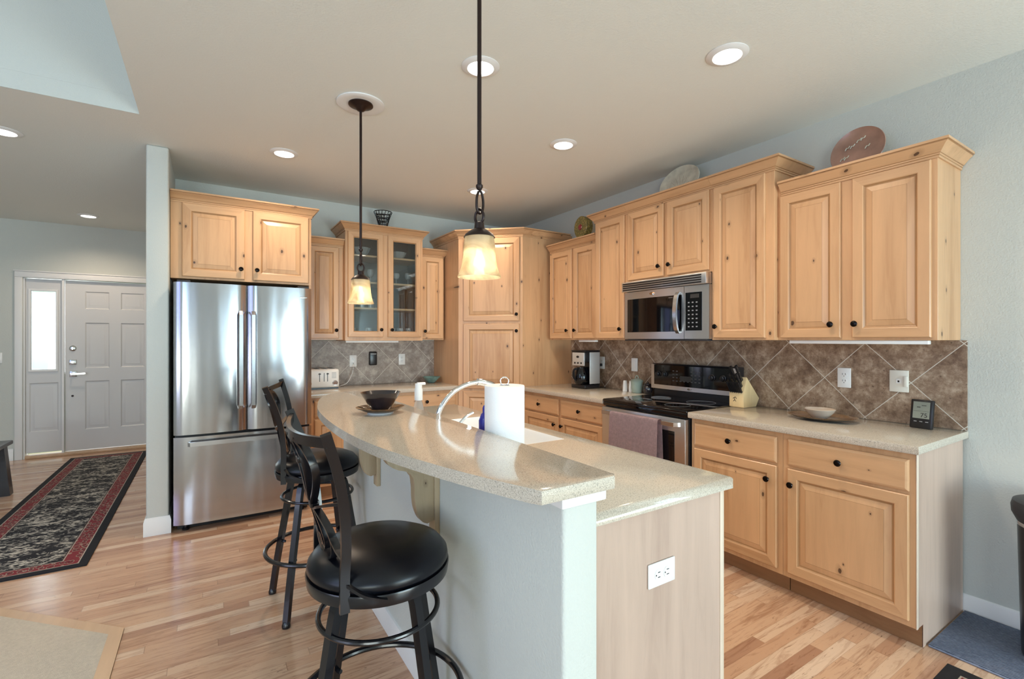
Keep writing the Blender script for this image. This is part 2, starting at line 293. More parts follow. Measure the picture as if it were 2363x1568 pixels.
# ------------------------------------------------------------ mesh builder
class B:
    def __init__(s): s.bm = bmesh.new()
    def _f(s, vs, m):
        try: f = s.bm.faces.new(vs)
        except ValueError: return None
        f.material_index = m; return f
    def box(s, x0, x1, y0, y1, z0, z1, m=0, bev=0, seg=2, M=None):
        x0, x1 = sorted((x0, x1)); y0, y1 = sorted((y0, y1)); z0, z1 = sorted((z0, z1))
        P = [Vector(p) for p in ((x0, y0, z0), (x1, y0, z0), (x1, y1, z0), (x0, y1, z0), (x0, y0, z1), (x1, y0, z1), (x1, y1, z1), (x0, y1, z1))]
        if M: P = [M @ p for p in P]
        v = [s.bm.verts.new(p) for p in P]
        fs = [s._f([v[i] for i in q], m) for q in ((0, 3, 2, 1), (4, 5, 6, 7), (0, 1, 5, 4), (1, 2, 6, 5), (2, 3, 7, 6), (3, 0, 4, 7))]
        if bev:
            ed = list({e for f in fs for e in f.edges})
            bmesh.ops.bevel(s.bm, geom=ed, offset=bev, segments=seg, profile=.5, affect='EDGES', clamp_overlap=True)
        return s
    def lathe(s, prof, c=(0, 0, 0), seg=32, m=0, axis='z', sx=1, sy=1, wob=None, M=None):
        rings = []
        for k, (r, z) in enumerate(prof):
            ring = []
            for i in range(seg):
                a = 2 * math.pi * i / seg; rr = r * (wob(a, k) if wob else 1)
                p = Vector((rr * math.cos(a) * sx, rr * math.sin(a) * sy, z))
                if axis == 'y': p = Vector((p.x, -p.z, p.y))      # z of profile goes to -y (towards the viewer)
                if axis == 'x': p = Vector((p.z, p.x, p.y))
                p = p + Vector(c)
                ring.append(s.bm.verts.new(M @ p if M else p))
            rings.append(ring)
        for a, b_ in zip(rings, rings[1:]):
            for i in range(seg): s._f([a[i], a[(i + 1) % seg], b_[(i + 1) % seg], b_[i]], m)
        if prof[0][0] > 0: s._f(list(reversed(rings[0])), m)
        if prof[-1][0] > 0: s._f(rings[-1], m)
        return s
    def sweep(s, pts, sec, m=0, closed=False, up=(0, 0, 1), taper=None, cap=True):
        pts = [Vector(p) for p in pts]; n = len(pts); up = Vector(up); rings = []
        for i, p in enumerate(pts):
            if closed: tg = pts[(i + 1) % n] - pts[i - 1]
            else: tg = pts[min(i + 1, n - 1)] - pts[max(i - 1, 0)]
            tg.normalize(); u = up if abs(tg.dot(up)) < .97 else Vector((1, 0, 0))
            sd = tg.cross(u).normalized(); nn = sd.cross(tg)
            k = taper[i] if taper else 1
            rings.append([s.bm.verts.new(p + sd * a * k + nn * b_ * k) for a, b_ in sec])
        q = len(sec); rng = n if closed else n - 1
        for i in range(rng):
            a, b_ = rings[i], rings[(i + 1) % n]
            for j in range(q): s._f([a[j], a[(j + 1) % q], b_[(j + 1) % q], b_[j]], m)
        if cap and not closed: s._f(list(reversed(rings[0])), m); s._f(rings[-1], m)
        return s
    def tube(s, pts, r, m=0, seg=10, closed=False, up=(0, 0, 1), taper=None):
        return s.sweep(pts, [(r * math.cos(2 * math.pi * i / seg), r * math.sin(2 * math.pi * i / seg)) for i in range(seg)], m, closed, up, taper)
    def bar(s, pts, w, h, m=0, up=(0, 0, 1), closed=False, taper=None):
        return s.sweep(pts, [(-w / 2, -h / 2), (w / 2, -h / 2), (w / 2, h / 2), (-w / 2, h / 2)], m, closed, up, taper)
    def prism(s, poly, f, d0, d1, m=0, bev=0, seg=2):
        """poly: 2D points, f(a, b, d) -> 3D"""
        A = [s.bm.verts.new(f(a, b_, d0)) for a, b_ in poly]; C = [s.bm.verts.new(f(a, b_, d1)) for a, b_ in poly]
        n = len(poly); fs = [s._f(list(reversed(A)), m), s._f(C, m)]
        for i in range(n): fs.append(s._f([A[i], A[(i + 1) % n], C[(i + 1) % n], C[i]], m))
        if bev:
            ed = list({e for f_ in fs[:2] if f_ for e in f_.edges})
            bmesh.ops.bevel(s.bm, geom=ed, offset=bev, segments=seg, profile=.5, affect='EDGES', clamp_overlap=True)
        return s
    def loops(s, w, h, lp, x=0, z=0, mats=None, last=0, back=True):
        """concentric rectangles in the x-z plane: lp = [(inset, y)], mats = [(side, top)] per band"""
        rg = []
        for ins, y in lp:
            rg.append([s.bm.verts.new((x + a, y, z + b_)) for a, b_ in ((ins, ins), (w - ins, ins), (w - ins, h - ins), (ins, h - ins))])
        for k in range(len(rg) - 1):
            ms, mt = mats[k] if mats else (0, 0)
            for i in range(4): s._f([rg[k][i], rg[k][(i + 1) % 4], rg[k + 1][(i + 1) % 4], rg[k + 1][i]], mt if i in (0, 2) else ms)
        if last is not None: s._f(rg[-1], last)
        if back: s._f(list(reversed(rg[0])), 0)
        return s
    def ob(s, name, mats, parent=None, loc=(0, 0, 0), rot=(0, 0, 0), sharp=35, fix=True):
        if fix: bmesh.ops.recalc_face_normals(s.bm, faces=s.bm.faces)
        me = bpy.data.meshes.new(name); s.bm.to_mesh(me); s.bm.free()
        for q in (mats if isinstance(mats, (list, tuple)) else [mats]): me.materials.append(MATS[q])
        me.polygons.foreach_set('use_smooth', [True] * len(me.polygons)); me.set_sharp_from_angle(angle=R(sharp))
        o = bpy.data.objects.new(name, me); COL.objects.link(o); o.location = loc; o.rotation_euler = rot
        if parent: o.parent = parent
        return o
def tag(o, label, cat, group=None, kind=None):
    if label: o['label'] = label
    if cat: o['category'] = cat
    if group: o['group'] = group
    if kind: o['kind'] = kind
    return o
def thing(name, label, cat, loc=(0, 0, 0), rz=0, group=None, kind=None):
    o = bpy.data.objects.new(name, None); COL.objects.link(o); o.location = loc; o.rotation_euler = (0, 0, R(rz)); o.empty_display_size = .1
    return tag(o, label, cat, group, kind)
def struct(o): o['kind'] = 'structure'; return o
def spline(P, n=8, closed=False):
    P = [Vector(p) for p in P]; out = []; N_ = len(P)
    rng = N_ if closed else N_ - 1
    for i in range(rng):
        p1, p2 = P[i], P[(i + 1) % N_]
        p0 = P[i - 1] if (i or closed) else p1 * 2 - p2
        p3 = P[(i + 2) % N_] if (closed or i + 2 < N_) else p2 * 2 - p1
        for k in range(n):
            u = k / n
            out.append(.5 * ((2 * p1) + (p2 - p0) * u + (2 * p0 - 5 * p1 + 4 * p2 - p3) * u * u + (3 * p1 - p0 - 3 * p2 + p3) * u ** 3))
    if not closed: out.append(P[-1])
    return out
def circ(r, z, n=48, c=(0, 0)): return [(c[0] + r * math.cos(2 * math.pi * i / n), c[1] + r * math.sin(2 * math.pi * i / n), z) for i in range(n)]
def text(name, s, size, mat, parent, loc, rot, ext=.0006):
    cu = bpy.data.curves.new(name, 'FONT'); cu.body = s; cu.size = size; cu.extrude = ext; cu.align_x = 'CENTER'; cu.align_y = 'CENTER'
    tmp = bpy.data.objects.new(name, cu); COL.objects.link(tmp); bpy.context.view_layer.update()
    me = bpy.data.meshes.new_from_object(tmp.evaluated_get(bpy.context.evaluated_depsgraph_get()))
    bpy.data.objects.remove(tmp); bpy.data.curves.remove(cu)
    me.name = name; me.materials.clear(); me.materials.append(MATS[mat])
    o = bpy.data.objects.new(name, me); COL.objects.link(o); o.parent = parent; o.location = loc; o.rotation_euler = rot
    return o
def tub(b, prof, seg):                        # a closed ring profile, hollow in the middle
    rings = [[b.bm.verts.new((q * math.cos(2 * math.pi * i / seg), q * math.sin(2 * math.pi * i / seg), z)) for i in range(seg)] for q, z in prof]
    for a, c_ in zip(rings, rings[1:] + rings[:1]):
        for i in range(seg): b._f([a[i], a[(i + 1) % seg], c_[(i + 1) % seg], c_[i]], 0)
    return b
XR, YB, YF, H = 3.235, 4.95, 7.6, 2.743
# ------------------------------------------------------------ room shell
def wall(name, axis, t0, t1, u0, u1, z0, z1, holes=(), mat='wall_paint'):
    """axis 'x': wall lies in plane x=t, runs along y; axis 'y': plane y=t, runs along x. holes (u0,u1,z0,z1)"""
    b = B(); us = sorted({u0, u1, *[h[0] for h in holes], *[h[1] for h in holes]}); zs = sorted({z0, z1, *[h[2] for h in holes], *[h[3] for h in holes]})
    for a, c in zip(us, us[1:]):
        for d, e_ in zip(zs, zs[1:]):
            um, zm = (a + c) / 2, (d + e_) / 2
            if any(h[0] < um < h[1] and h[2] < zm < h[3] for h in holes): continue
            b.box(t0, t1, a, c, d, e_) if axis == 'x' else b.box(a, c, t0, t1, d, e_)
    bmesh.ops.remove_doubles(b.bm, verts=b.bm.verts, dist=1e-5)
    return struct(b.ob(name, mat))
struct(B().box(-5.1, XR + .1, -3.6, YF + .15, -.1, 0).ob('floor', 'floor_boards'))
wall('wall_right', 'x', XR, XR + .12, -3.6, YB + .12, 0, H + .1)
wall('wall_back', 'y', YB, YB + .12, -.235, XR, 0, H)
b = B().box(-.365, -.235, 4.17, YF, 0, H, bev=.012, seg=3); struct(b.ob('wall_divider', 'wall_paint'))
SL = (-1.78, -1.45, .06, 2.085); DR = (-1.434, -.52, 0, 2.085)
wall('wall_foyer', 'y', YF, YF + .15, -5.1, -.365, 0, H, [(-1.78, -.52, 0, 2.09)])
WL = [(-1.2, 1.6, .55, 2.9), (-1.2, 1.6, 3.15, 3.95)]
wall('wall_left', 'x', -5.1, -5, -3.6, YF, 0, 4.3, WL)
WR = [(1.15, 3.15, .0, 2.15), (-3.9, -1.3, .45, 2.6)]
wall('wall_rear', 'y', -3.6, -3.5, -5, XR, 0, 4.3, WR)
struct(B().box(-.35, XR + .1, -3.6, YF + .15, H, H + .1).box(-5.1, -.35, 3.65, YF + .15, H, H + .1).ob('ceiling', 'ceiling_paint'))
struct(B().box(-5.1, -.25, -3.6, 3.75, 4.3, 4.4).ob('ceiling', 'ceiling_paint'))
struct(B().box(-5, -.35, 3.645, 3.75, H + .1005, 4.3).box(-5, -.3505, 3.645, 3.6495, H + .0, H + .1).ob('wall_upper_back', 'wall_paint'))
struct(B().box(-.35, -.25, -3.5, 3.644, H + .1005, 4.2995).ob('wall_upper_right', 'wall_paint'))
def baseboard(name, pts, h=.135, th=.014):
    prof = [(0, 0), (th, 0), (th, h * .78), (th * .75, h * .84), (th * .75, h * .9), (th * .35, h), (0, h)]
    crown_mesh(pts, prof, name, ['white_trim'], None, struct_=True)
def crown_mesh(path, prof, name, mats, parent, glz=(), struct_=False, loc=(0, 0, 0)):
    b = B(); P = [Vector((p[0], p[1])) for p in path]; rings = []
    nr = [Vector(((q - p).y, -(q - p).x)).normalized() for p, q in zip(P, P[1:])]
    for i, p in enumerate(P):
        if i == 0: k = nr[0]
        elif i == len(P) - 1: k = nr[-1]
        else: k = (nr[i - 1] + nr[i]); k = k / (k.length_squared / 2)
        rings.append([b.bm.verts.new((p.x + k.x * o_, p.y + k.y * o_, z)) for o_, z in prof])
    n = len(prof)
    for i, (a, c) in enumerate(zip(rings, rings[1:])):
        for j in range(n): b._f([a[j], a[(j + 1) % n], c[(j + 1) % n], c[j]], 1 if j in glz else 0)
    b._f(list(reversed(rings[0])), 0); b._f(rings[-1], 0)
    o = b.ob(name, mats, parent, loc)
    return struct(o) if struct_ else o
baseboard('baseboard_divider', [(-.365, YF), (-.365, 4.17), (-.235, 4.17), (-.235, 4.9)], .125)
baseboard('baseboard_right', [(XR, .80), (XR, -3.5)], .088)
baseboard('baseboard_foyer', [(-5, YF), (-1.86, YF)])
baseboard('baseboard_left', [(-5, -3.5), (-5, YF)])
# carpeted step of the living room and its board border
cp = [(-.335, -3.5), (-.335, 2.894), (-1.1, 3.659), (-5, 3.659), (-5, -3.5)]
o = B().prism(cp, lambda a, c, d: (a, c, d), 0.0005, .006).ob('carpet', 'carpet')
tag(o, 'beige carpet of the living room at the lower left corner of the floor', 'carpet', kind='stuff')
crown_mesh([(-5, 3.659), (-1.1, 3.659), (-.335, 2.894), (-.335, -3.5)][::-1], [(-.0, .0004), (-.055, .0004), (-.055, .0065), (-.0, .0065)], 'trim_1', ['floor_border'], None, struct_=True)
# ------------------------------------------------------------ front door and sidelight
t1 = B()
t1.box(-1.85, -1.785, YF - .022, YF, 0, 2.0895, bev=.004).box(-.515, -.45, YF - .022, YF, 0, 2.0895, bev=.004).box(-1.85, -.45, YF - .022, YF, 2.09, 2.155, bev=.004)
t1.box(-1.86, -.44, YF - .03, YF, 2.1555, 2.17, bev=.004).box(-1.784, -1.77, YF + .0005, YF + .12, 0, 2.084).box(-1.455, -1.436, YF - .004, YF + .12, 0, 2.09)
struct(t1.ob('trim_2', 'white_trim'))
struct(B().box(-1.77, -.52, YF - .01, YF + .15, .0005, .035, bev=.004).ob('trim_3', 'floor_border'))
def panel(b, x0, x1, z0, z1, y):
    b.loops(x1 - x0, z1 - z0, [(0, y), (.012, y + .010), (.02, y + .010), (.045, y + .002), (.05, y + .002)], x0, z0, back=False)
def slab(name, x0, x1, z0, z1, y, th, pans, mat, hole=None):
    """a slab whose front face (at y) is gridded so that its panels are really sunk in"""
    b = B(); rects = pans + ([hole] if hole else [])
    xs = sorted({x0, x1, *[p[0] for p in rects], *[p[1] for p in rects]}); zs = sorted({z0, z1, *[p[2] for p in rects], *[p[3] for p in rects]})
    for a, c in zip(xs, xs[1:]):
        for d, e_ in zip(zs, zs[1:]):
            xm, zm = (a + c) / 2, (d + e_) / 2
            if any(p[0] < xm < p[1] and p[2] < zm < p[3] for p in rects): continue
            b._f([b.bm.verts.new(q) for q in ((a, y, d), (c, y, d), (c, y, e_), (a, y, e_))], 0)
    for p in pans: panel(b, *p, y)
    if hole:
        a, c, d, e_ = hole
        for q in (((a, d), (c, d)), ((c, d), (c, e_)), ((c, e_), (a, e_)), ((a, e_), (a, d))):
            (p1, z1_), (p2, z2_) = q; b._f([b.bm.verts.new(v_) for v_ in ((p1, y, z1_), (p2, y, z2_), (p2, y + th, z2_), (p1, y + th, z1_))], 0)
    for q in (((x0, z0), (x1, z0)), ((x1, z0), (x1, z1)), ((x1, z1), (x0, z1)), ((x0, z1), (x0, z0))):
        (p1, z1_), (p2, z2_) = q; b._f([b.bm.verts.new(v_) for v_ in ((p1, y, z1_), (p2, y, z2_), (p2, y + th, z2_), (p1, y + th, z1_))], 0)
    if not hole: b._f([b.bm.verts.new(v_) for v_ in ((x0, y + th, z0), (x1, y + th, z0), (x1, y + th, z1), (x0, y + th, z1))], 0)
    bmesh.ops.remove_doubles(b.bm, verts=b.bm.verts, dist=1e-5)
    return b.ob(name, mat, sharp=20)
c1, c2 = (-1.253, -1.025), (-.917, -.681)
pans = [(c[0], c[1], z[0], z[1]) for c in (c1, c2) for z in ((1.745, 1.957), (1.03, 1.58), (.288, .874))]
dr = struct(slab('door_1', -1.43, -.522, .045, 2.082, YF + .03, .045, pans, 'door_paint'))
hd = B().box(-1.392, -1.325, YF + .018, YF + .03, .93, 1.0, bev=.004).tube([(-1.365, YF + .02, .965), (-1.365, YF - .03, .965)], .01)
hd.bar([(-1.365, YF - .03, .965), (-1.29, YF - .033, .966), (-1.24, YF - .03, .97)], .01, .018); hd.ob('door_handle', 'nickel', dr)
B().lathe([(0, 0), (.033, 0), (.033, .006), (.02, .012), (0, .012)], (-1.363, YF + .03, 1.27), axis='y').box(-1.368, -1.358, YF + .005, YF + .02, 1.255, 1.285).ob('deadbolt', 'nickel', dr)
B().box(-1.395, -1.33, YF + .016, YF + .03, 1.075, 1.135, bev=.005).lathe([(0, 0), (.012, 0), (.012, .02), (0, .02)], (-1.363, YF + .018, 1.105), axis='y', seg=12).ob('keypad_lock', 'nickel', dr)
B().lathe([(0, 0), (.012, 0), (.012, .004), (0, .004)], (-1.366, YF + .03, .70), axis='y', seg=16).ob('lower_lock', 'bronze', dr)
sl = slab('window_1', -1.768, -1.457, .06, 2.082, YF + .03, .045, [(-1.74, -1.51 + .02, .30, .87)], 'door_paint', hole=(-1.723, -1.514, 1.025, 1.94)); struct(sl)
B().box(-1.723, -1.514, YF + .05, YF + .055, 1.025, 1.94).ob('pane', 'pane', sl)
b = B()
for k in range(60):
    z = 1.03 + k * .0152; M_ = Matrix.Translation((-1.6185, YF + .062, z)) @ Matrix.Rotation(R(62), 4, 'X'); b.box(-.102, .102, -.0085, .0085, -.0004, .0004, M=M_)
b.ob('blind', 'blind_slat', sl)
b = B(); b.loops(.209 + .05, .915 + .05, [(0, YF + .03), (.004, YF + .018), (.02, YF + .018), (.025, YF + .03)], -1.748, 1.0, last=None, back=False); b.ob('window_frame', 'white_trim', sl)
# rear and left windows (behind the photographer; they light the room and show in the steel)
def winframe(name, axis, t, u0, u1, z0, z1, mull, rails):
    b = B(); g = B()
    def bx(a, c, d, e_, dep=.05):
        if axis == 'y': b.box(a, c, t - dep / 2, t + dep / 2, d, e_, bev=.003)
        else: b.box(t - dep / 2, t + dep / 2, a, c, d, e_, bev=.003)
    bx(u0, u0 + .05, z0, z1); bx(u1 - .05, u1, z0, z1); bx(u0, u1, z0, z0 + .05); bx(u0, u1, z1 - .05, z1)
    for u in mull: bx(u - .03, u + .03, z0, z1)
    for z in rails: bx(u0, u1, z - .012, z + .012, .03)
    o = struct(b.ob(name, 'white_trim'))
    if axis == 'y': g.box(u0 + .04, u1 - .04, t - .003, t + .003, z0 + .04, z1 - .04)
    else: g.box(t - .003, t + .003, u0 + .04, u1 - .04, z0 + .04, z1 - .04)
    g.ob('pane', 'pane', o)
winframe('window_2', 'y', -3.55, 1.15, 3.15, 0, 2.15, [2.15], []); winframe('window_3', 'y', -3.55, -3.9, -1.3, .45, 2.6, [-3.05, -2.15], [1.9])
winframe('window_4', 'x', -5.05, -1.2, 1.6, .55, 2.9, [-.27, .67], [2.2]); winframe('window_5', 'x', -5.05, -1.2, 1.6, 3.15, 3.95, [-.27, .67], [])
# ------------------------------------------------------------ cabinets
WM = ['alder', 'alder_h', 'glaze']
def knob(parent, x, z, y=-.019):
    B().lathe([(.006, 0), (.0055, .012), (.0075, .016), (.0155, .020), (.0165, .024), (.014, .028), (.007, .0305), (0, .031)], (0, 0, 0), 16, axis='y').ob('knob', 'knob_bronze', parent, (x, y, z))
def door(parent, x0, x1, z0, z1, kn=None, fw=.056, name='door'):
    w_, h_ = x1 - x0, z1 - z0; b = B()
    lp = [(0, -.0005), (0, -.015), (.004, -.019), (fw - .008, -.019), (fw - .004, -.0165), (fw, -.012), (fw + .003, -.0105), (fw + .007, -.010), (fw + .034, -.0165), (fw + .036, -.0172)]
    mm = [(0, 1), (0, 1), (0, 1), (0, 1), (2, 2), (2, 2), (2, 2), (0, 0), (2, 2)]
    b.loops(w_, h_, lp, mats=mm, last=0)
    o = b.ob(name, WM, parent, (x0, 0, z0), sharp=12)
    if kn: knob(o, kn[0] - x0, kn[1] - z0)
    return o
def drawer(parent, x0, x1, z0, z1, kn=None):
    b = B(); b.loops(x1 - x0, z1 - z0, [(0, -.0005), (0, -.012), (.005, -.016), (.012, -.019)], mats=[(0, 1), (1, 1), (1, 1)], last=1)
    o = b.ob('drawer', WM, parent, (x0, 0, z0), sharp=12)
    if kn: knob(o, kn[0] - x0, kn[1] - z0)
    return o
def glass_door(parent, x0, x1, z0, z1, kn, fw=.056):
    w_, h_ = x1 - x0, z1 - z0; b = B()
    b.loops(w_, h_, [(0, 0), (0, -.015), (.004, -.019), (fw - .008, -.019), (fw - .002, -.013), (fw, -.011), (fw, 0), (0, 0)], mats=[(0, 1)] * 3 + [(2, 2), (0, 0), (0, 0), (0, 0)], last=None, back=False)
    o = b.ob('door', WM, parent, (x0, -.0005, z0), sharp=12)
    B().box(fw - .004, w_ - fw + .004, -.008, -.005, fw - .004, h_ - fw + .004).ob('pane', 'pane', o)
    knob(o, kn[0] - x0, kn[1] - z0)
CP = [(0, 0), (.007, 0), (.007, .010), (.010, .013), (.010, .020), (.014, .022), (.020, .030), (.038, .052), (.048, .060), (.048, .064), (.054, .066), (.054, .078), (0, .078)]
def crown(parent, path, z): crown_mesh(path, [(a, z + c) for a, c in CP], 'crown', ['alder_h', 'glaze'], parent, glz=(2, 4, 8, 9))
def cab(label, cat, loc, rz, w_, d, h_, group=None, z0=0, mats='alder', name='upper_cabinet'):
    t_ = thing(name, label, cat, loc, rz, group)
    B().box(0, w_, 0, d, z0, h_, bev=.0012, seg=1).ob('body', mats, t_)
    return t_
RZ = -90
GR, GB = 'knotty alder wall cabinets on the range wall', 'knotty alder wall cabinets on the fridge wall'
def Yx(y0): return lambda y: y0 - y                # world Y -> local x for the right wall
# U1: two doors, nearest
f = Yx(1.556); c = cab('two-door wall cabinet at the far right end, under the brown plate', 'cabinet', (2.912, 1.556, 1.372), RZ, .746, .322, .925, GR); zb = 1.372
door(c, f(1.540), f(1.216), .014, .862, (f(1.257), .087)); door(c, f(1.160), f(.832), .014, .862, (f(1.142), .087))
crown(c, [(0.02, 0), (.746, 0), (.746, .32)], .866)
# tall run
c = cab('tall one-door wall cabinet just right of the microwave', 'cabinet', (2.867, 1.975, 1.372), RZ, .419, .367, 1.085, GR); f = Yx(1.975)
door(c, f(1.954), f(1.607), .014, 1.018, (f(1.931), .090)); crown(c, [(0, 0), (.419, 0), (.419, .365)], 1.02)
c = cab('short two-door wall cabinet right above the microwave', 'cabinet', (2.867, 2.744, 1.835), RZ, .768, .367, .622, GR); f = Yx(2.744)
door(c, f(2.726), f(2.371), .014, .555, (f(2.405), .09)); door(c, f(2.339), f(1.990), .014, .555, (f(2.310), .09)); crown(c, [(0, 0), (.768, 0)], .557)
c = cab('narrow tall one-door wall cabinet just left of the microwave', 'cabinet', (2.867, 3.125, 1.372), RZ, .380, .367, 1.085, GR); f = Yx(3.125)
door(c, f(3.103), f(2.765), .014, 1.018, (f(2.80), .09)); crown(c, [(0, .365), (0, 0), (.380, 0)], 1.02)
c = cab('lower two-door wall cabinet between pantry and tall cabinets, under the gold tin', 'cabinet', (2.912, 3.835, 1.372), RZ, .709, .322, .925, GR); f = Yx(3.835)
door(c, f(3.820), f(3.486), .014, .862, (f(3.54), .09)); door(c, f(3.454), f(3.150), .014, .862, (f(3.425), .09)); crown(c, [(0, 0), (.705, 0)], .866)
# fridge wall
c = cab('deep two-door cabinet above the stainless refrigerator', 'cabinet', (-.232, 4.27, 1.828), 0, .962, .679, .628, GB)
door(c, .071, .474, .016, .560, (.448, .094), .062); door(c, .531, .938, .016, .560, (.558, .094), .062); crown(c, [(0, 0), (.962, 0), (.962, .4)], .562)
B().box(.944, .960, .002, .66, -1.828, 0).ob('side_panel', 'alder', c)
c = cab('narrow one-door wall cabinet between refrigerator and glass-door cabinet', 'cabinet', (.735, 4.64, 1.372), 0, .342, .31, .925, GB)
door(c, .04, .297, .014, .862, (.272, .09), .052); crown(c, [(0, 0), (.342, 0)], .866)
c = cab('narrow one-door wall cabinet between glass-door cabinet and pantry', 'cabinet', (1.845, 4.64, 1.372), 0, .262, .31, .925, GB)
door(c, .012, .248, .014, .862, (.038, .09), .052); crown(c, [(0, 0), (.262, 0), (.262, .3)], .866)
# glass cabinet, hollow
c = thing('glass_cabinet', 'wall cabinet with two glass doors and glassware on its shelves', 'cabinet', (1.079, 4.575, 1.365), 0, GB)
W_, D_, H_ = .764, .374, 1.095
b = B(); b.box(0, .018, .0205, D_, 0, H_).box(W_ - .018, W_, .0205, D_, 0, H_).box(.0185, W_ - .0185, .0205, D_, 0, .02).box(.0185, W_ - .0185, .0205, D_, H_ - .03, H_)
b.box(0, .045, 0, .02, 0, H_).box(W_ - .045, W_, 0, .02, 0, H_)
for q0, q1 in ((.0, .045), (H_ - .07, H_)): b.box(.0455, W_ - .0455, 0, .02, q0, q1)
b.box(W_ / 2 - .035, W_ / 2 + .035, 0, .02, .0455, H_ - .0705)
b.ob('body', 'alder', c)
B().box(.019, W_ - .019, D_ - .008, D_ - .002, .021, H_ - .031).box(.019, .023, .03, D_ - .009, .021, H_ - .031).box(W_ - .023, W_ - .019, .03, D_ - .009, .021, H_ - .031).ob('interior_shade', 'ebony', c)  # near-black sheets over the alder inside, the cabinet's inner shade put in as colour
for z in (.31, .56, .815): B().box(.024, W_ - .024, .03, D_ - .01, z - .009, z + .009).ob('shelf', 'alder_h', c)
glass_door(c, .023, .354, .035, 1.028, (.331, .105)); glass_door(c, .402, .74, .035, 1.028, (.435, .105)); crown(c, [(0, .372), (0, 0), (W_, 0), (W_, .372)], 1.03)
def crystal_bowl(x, y, z, r, h, label):
    wob = lambda a, k: 1 + .035 * math.cos(12 * a)
    o = B().lathe([(r * .35, 0), (r * .5, .006), (r * .8, h * .5), (r, h), (r * .94, h), (r * .72, h * .5), (r * .42, .014), (0, .012)], (0, 0, 0), 36, wob=wob).ob('crystal_bowl', 'crystal', None, (x, y, z)); tag(o, label, 'bowl', 'crystal bowls behind the glass doors')
zc = 1.365
crystal_bowl(1.27, 4.74, zc + .825, .088, .085, 'cut crystal bowl on the top shelf behind the left glass door'); crystal_bowl(1.64, 4.74, zc + .825, .085, .075, 'cut crystal bowl on the top shelf behind the right glass door')
def goblet(x, y, z, h, r, name, label, grp, stem=True):
    p = [(r * .8, 0), (r * .75, .003), (.004, .008), (.004, h * .45), (r * .7, h * .55), (r, h * .8), (r * .85, h), (r * .8, h), (r * .93, h * .8), (r * .62, h * .57), (0, h * .5)] if stem else [(r * .8, 0), (r, h), (r * .93, h), (r * .74, .008), (0, .008)]
    tag(B().lathe(p, (0, 0, 0), 20).ob(name, 'crystal', None, (x, y, z)), label, 'glass', grp)
goblet(1.63, 4.76, zc + .570, .12, .036, 'goblet', 'goblet alone at the middle of the second shelf behind the right glass door', None)
goblet(1.76, 4.77, zc + .570, .13, .036, 'goblet', 'goblet at the right end of the second shelf behind the right glass door', None)
goblet(1.37, 4.77, zc + .570, .14, .036, 'goblet', 'goblet on the second shelf behind the left glass door, beside the pendant', None)
for x, dd in ((1.20, 'at the left end'), (1.28, 'in the middle'), (1.37, 'at the right end')):
    goblet(x, 4.76, zc + .32, .10, .033, 'tumbler', 'tumbler %s of the third shelf behind the left glass door' % dd, 'tumblers on the lower shelves', False)
for x, dd in ((1.19, 'left half of the floor behind the left glass door'), (1.34, 'right half of the floor behind the left glass door'), (1.58, 'left part of the floor behind the right glass door'), (1.66, 'middle of the floor behind the right glass door'), (1.75, 'right part of the floor behind the right glass door')):
    goblet(x, 4.74, zc + .021, .105, .034, 'tumbler', 'tumbler standing in the ' + dd, 'tumblers on the lower shelves', False)
# corner pantry
Ax, Ay, Bx_, By = 2.127, 4.327, 2.607, 3.883; ang = math.atan2(By - Ay, Bx_ - Ax); LD = math.hypot(Bx_ - Ax, By - Ay)
c = thing('corner_pantry', 'tall corner pantry with diagonal doors between the two counters', 'cabinet', (Ax, Ay, 0), math.degrees(ang))
ca, sa = math.cos(-ang), math.sin(-ang)
def loc2(x, y): dx, dy = x - Ax, y - Ay; return (dx * ca - dy * sa, dx * sa + dy * ca)
poly = [loc2(*p) for p in ((Ax, Ay), (Bx_, By), (XR - .001, By), (XR - .001, YB - .001), (Ax, YB - .001))]
B().prism(poly, lambda a, d, z: (a, d, z), .1, 2.465).ob('body', 'alder', c)
pt = [loc2(*p) for p in ((Ax + .02, Ay + .06), (Bx_ - .02 + .03, By + .075), (XR - .01, By + .075), (XR - .01, YB - .01), (Ax + .02, YB - .01))]
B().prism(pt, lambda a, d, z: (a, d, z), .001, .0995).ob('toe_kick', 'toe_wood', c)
door(c, .055, LD - .03, 1.560, 2.385, (LD - .056, 1.625), .062); door(c, .055, LD - .03, .885, 1.532, (LD - .056, 1.461), .062); door(c, .055, LD - .03, .125, .858, (LD - .056, .79), .062)
crown(c, [loc2(Ax, YB - .01), loc2(Ax, Ay), loc2(Bx_, By), loc2(XR - .06, By)], 2.393)
# base cabinets, range wall
GBR = 'knotty alder base cabinets'
def base(label, loc, rz, w_, fr, end=None, d=.605):
    c = thing('base_cabinet', label, 'cabinet', loc, rz, GBR)
    B().box(0, w_, 0, d, .105, .874, bev=.0012, seg=1).ob('body', 'alder', c)
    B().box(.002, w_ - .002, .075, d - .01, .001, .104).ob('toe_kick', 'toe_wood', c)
    for k in fr:
        if k[0] == 'd': door(c, *k[1:5], k[5])
        else: drawer(c, *k[1:5], k[5])
    return c
f = Yx(1.372); c = base('one-drawer base cabinet at the right end of the range wall counter', (2.612, 1.372, 0), RZ, .572,
    [('r', f(1.342), f(.822), .706, .846, (f(1.093), .775)), ('d', f(1.342), f(.822), .135, .690, (f(1.318), .610))])
B().box(.5725, .5745, -.001, .606, .105, .874).box(.5725, .5745, .075, .606, .001, .105).ob('end_panel', 'maple', c); B().box(.5725, .577, -.004, .014, .105, .874, bev=.001).ob('edge_trim', 'maple_light', c)
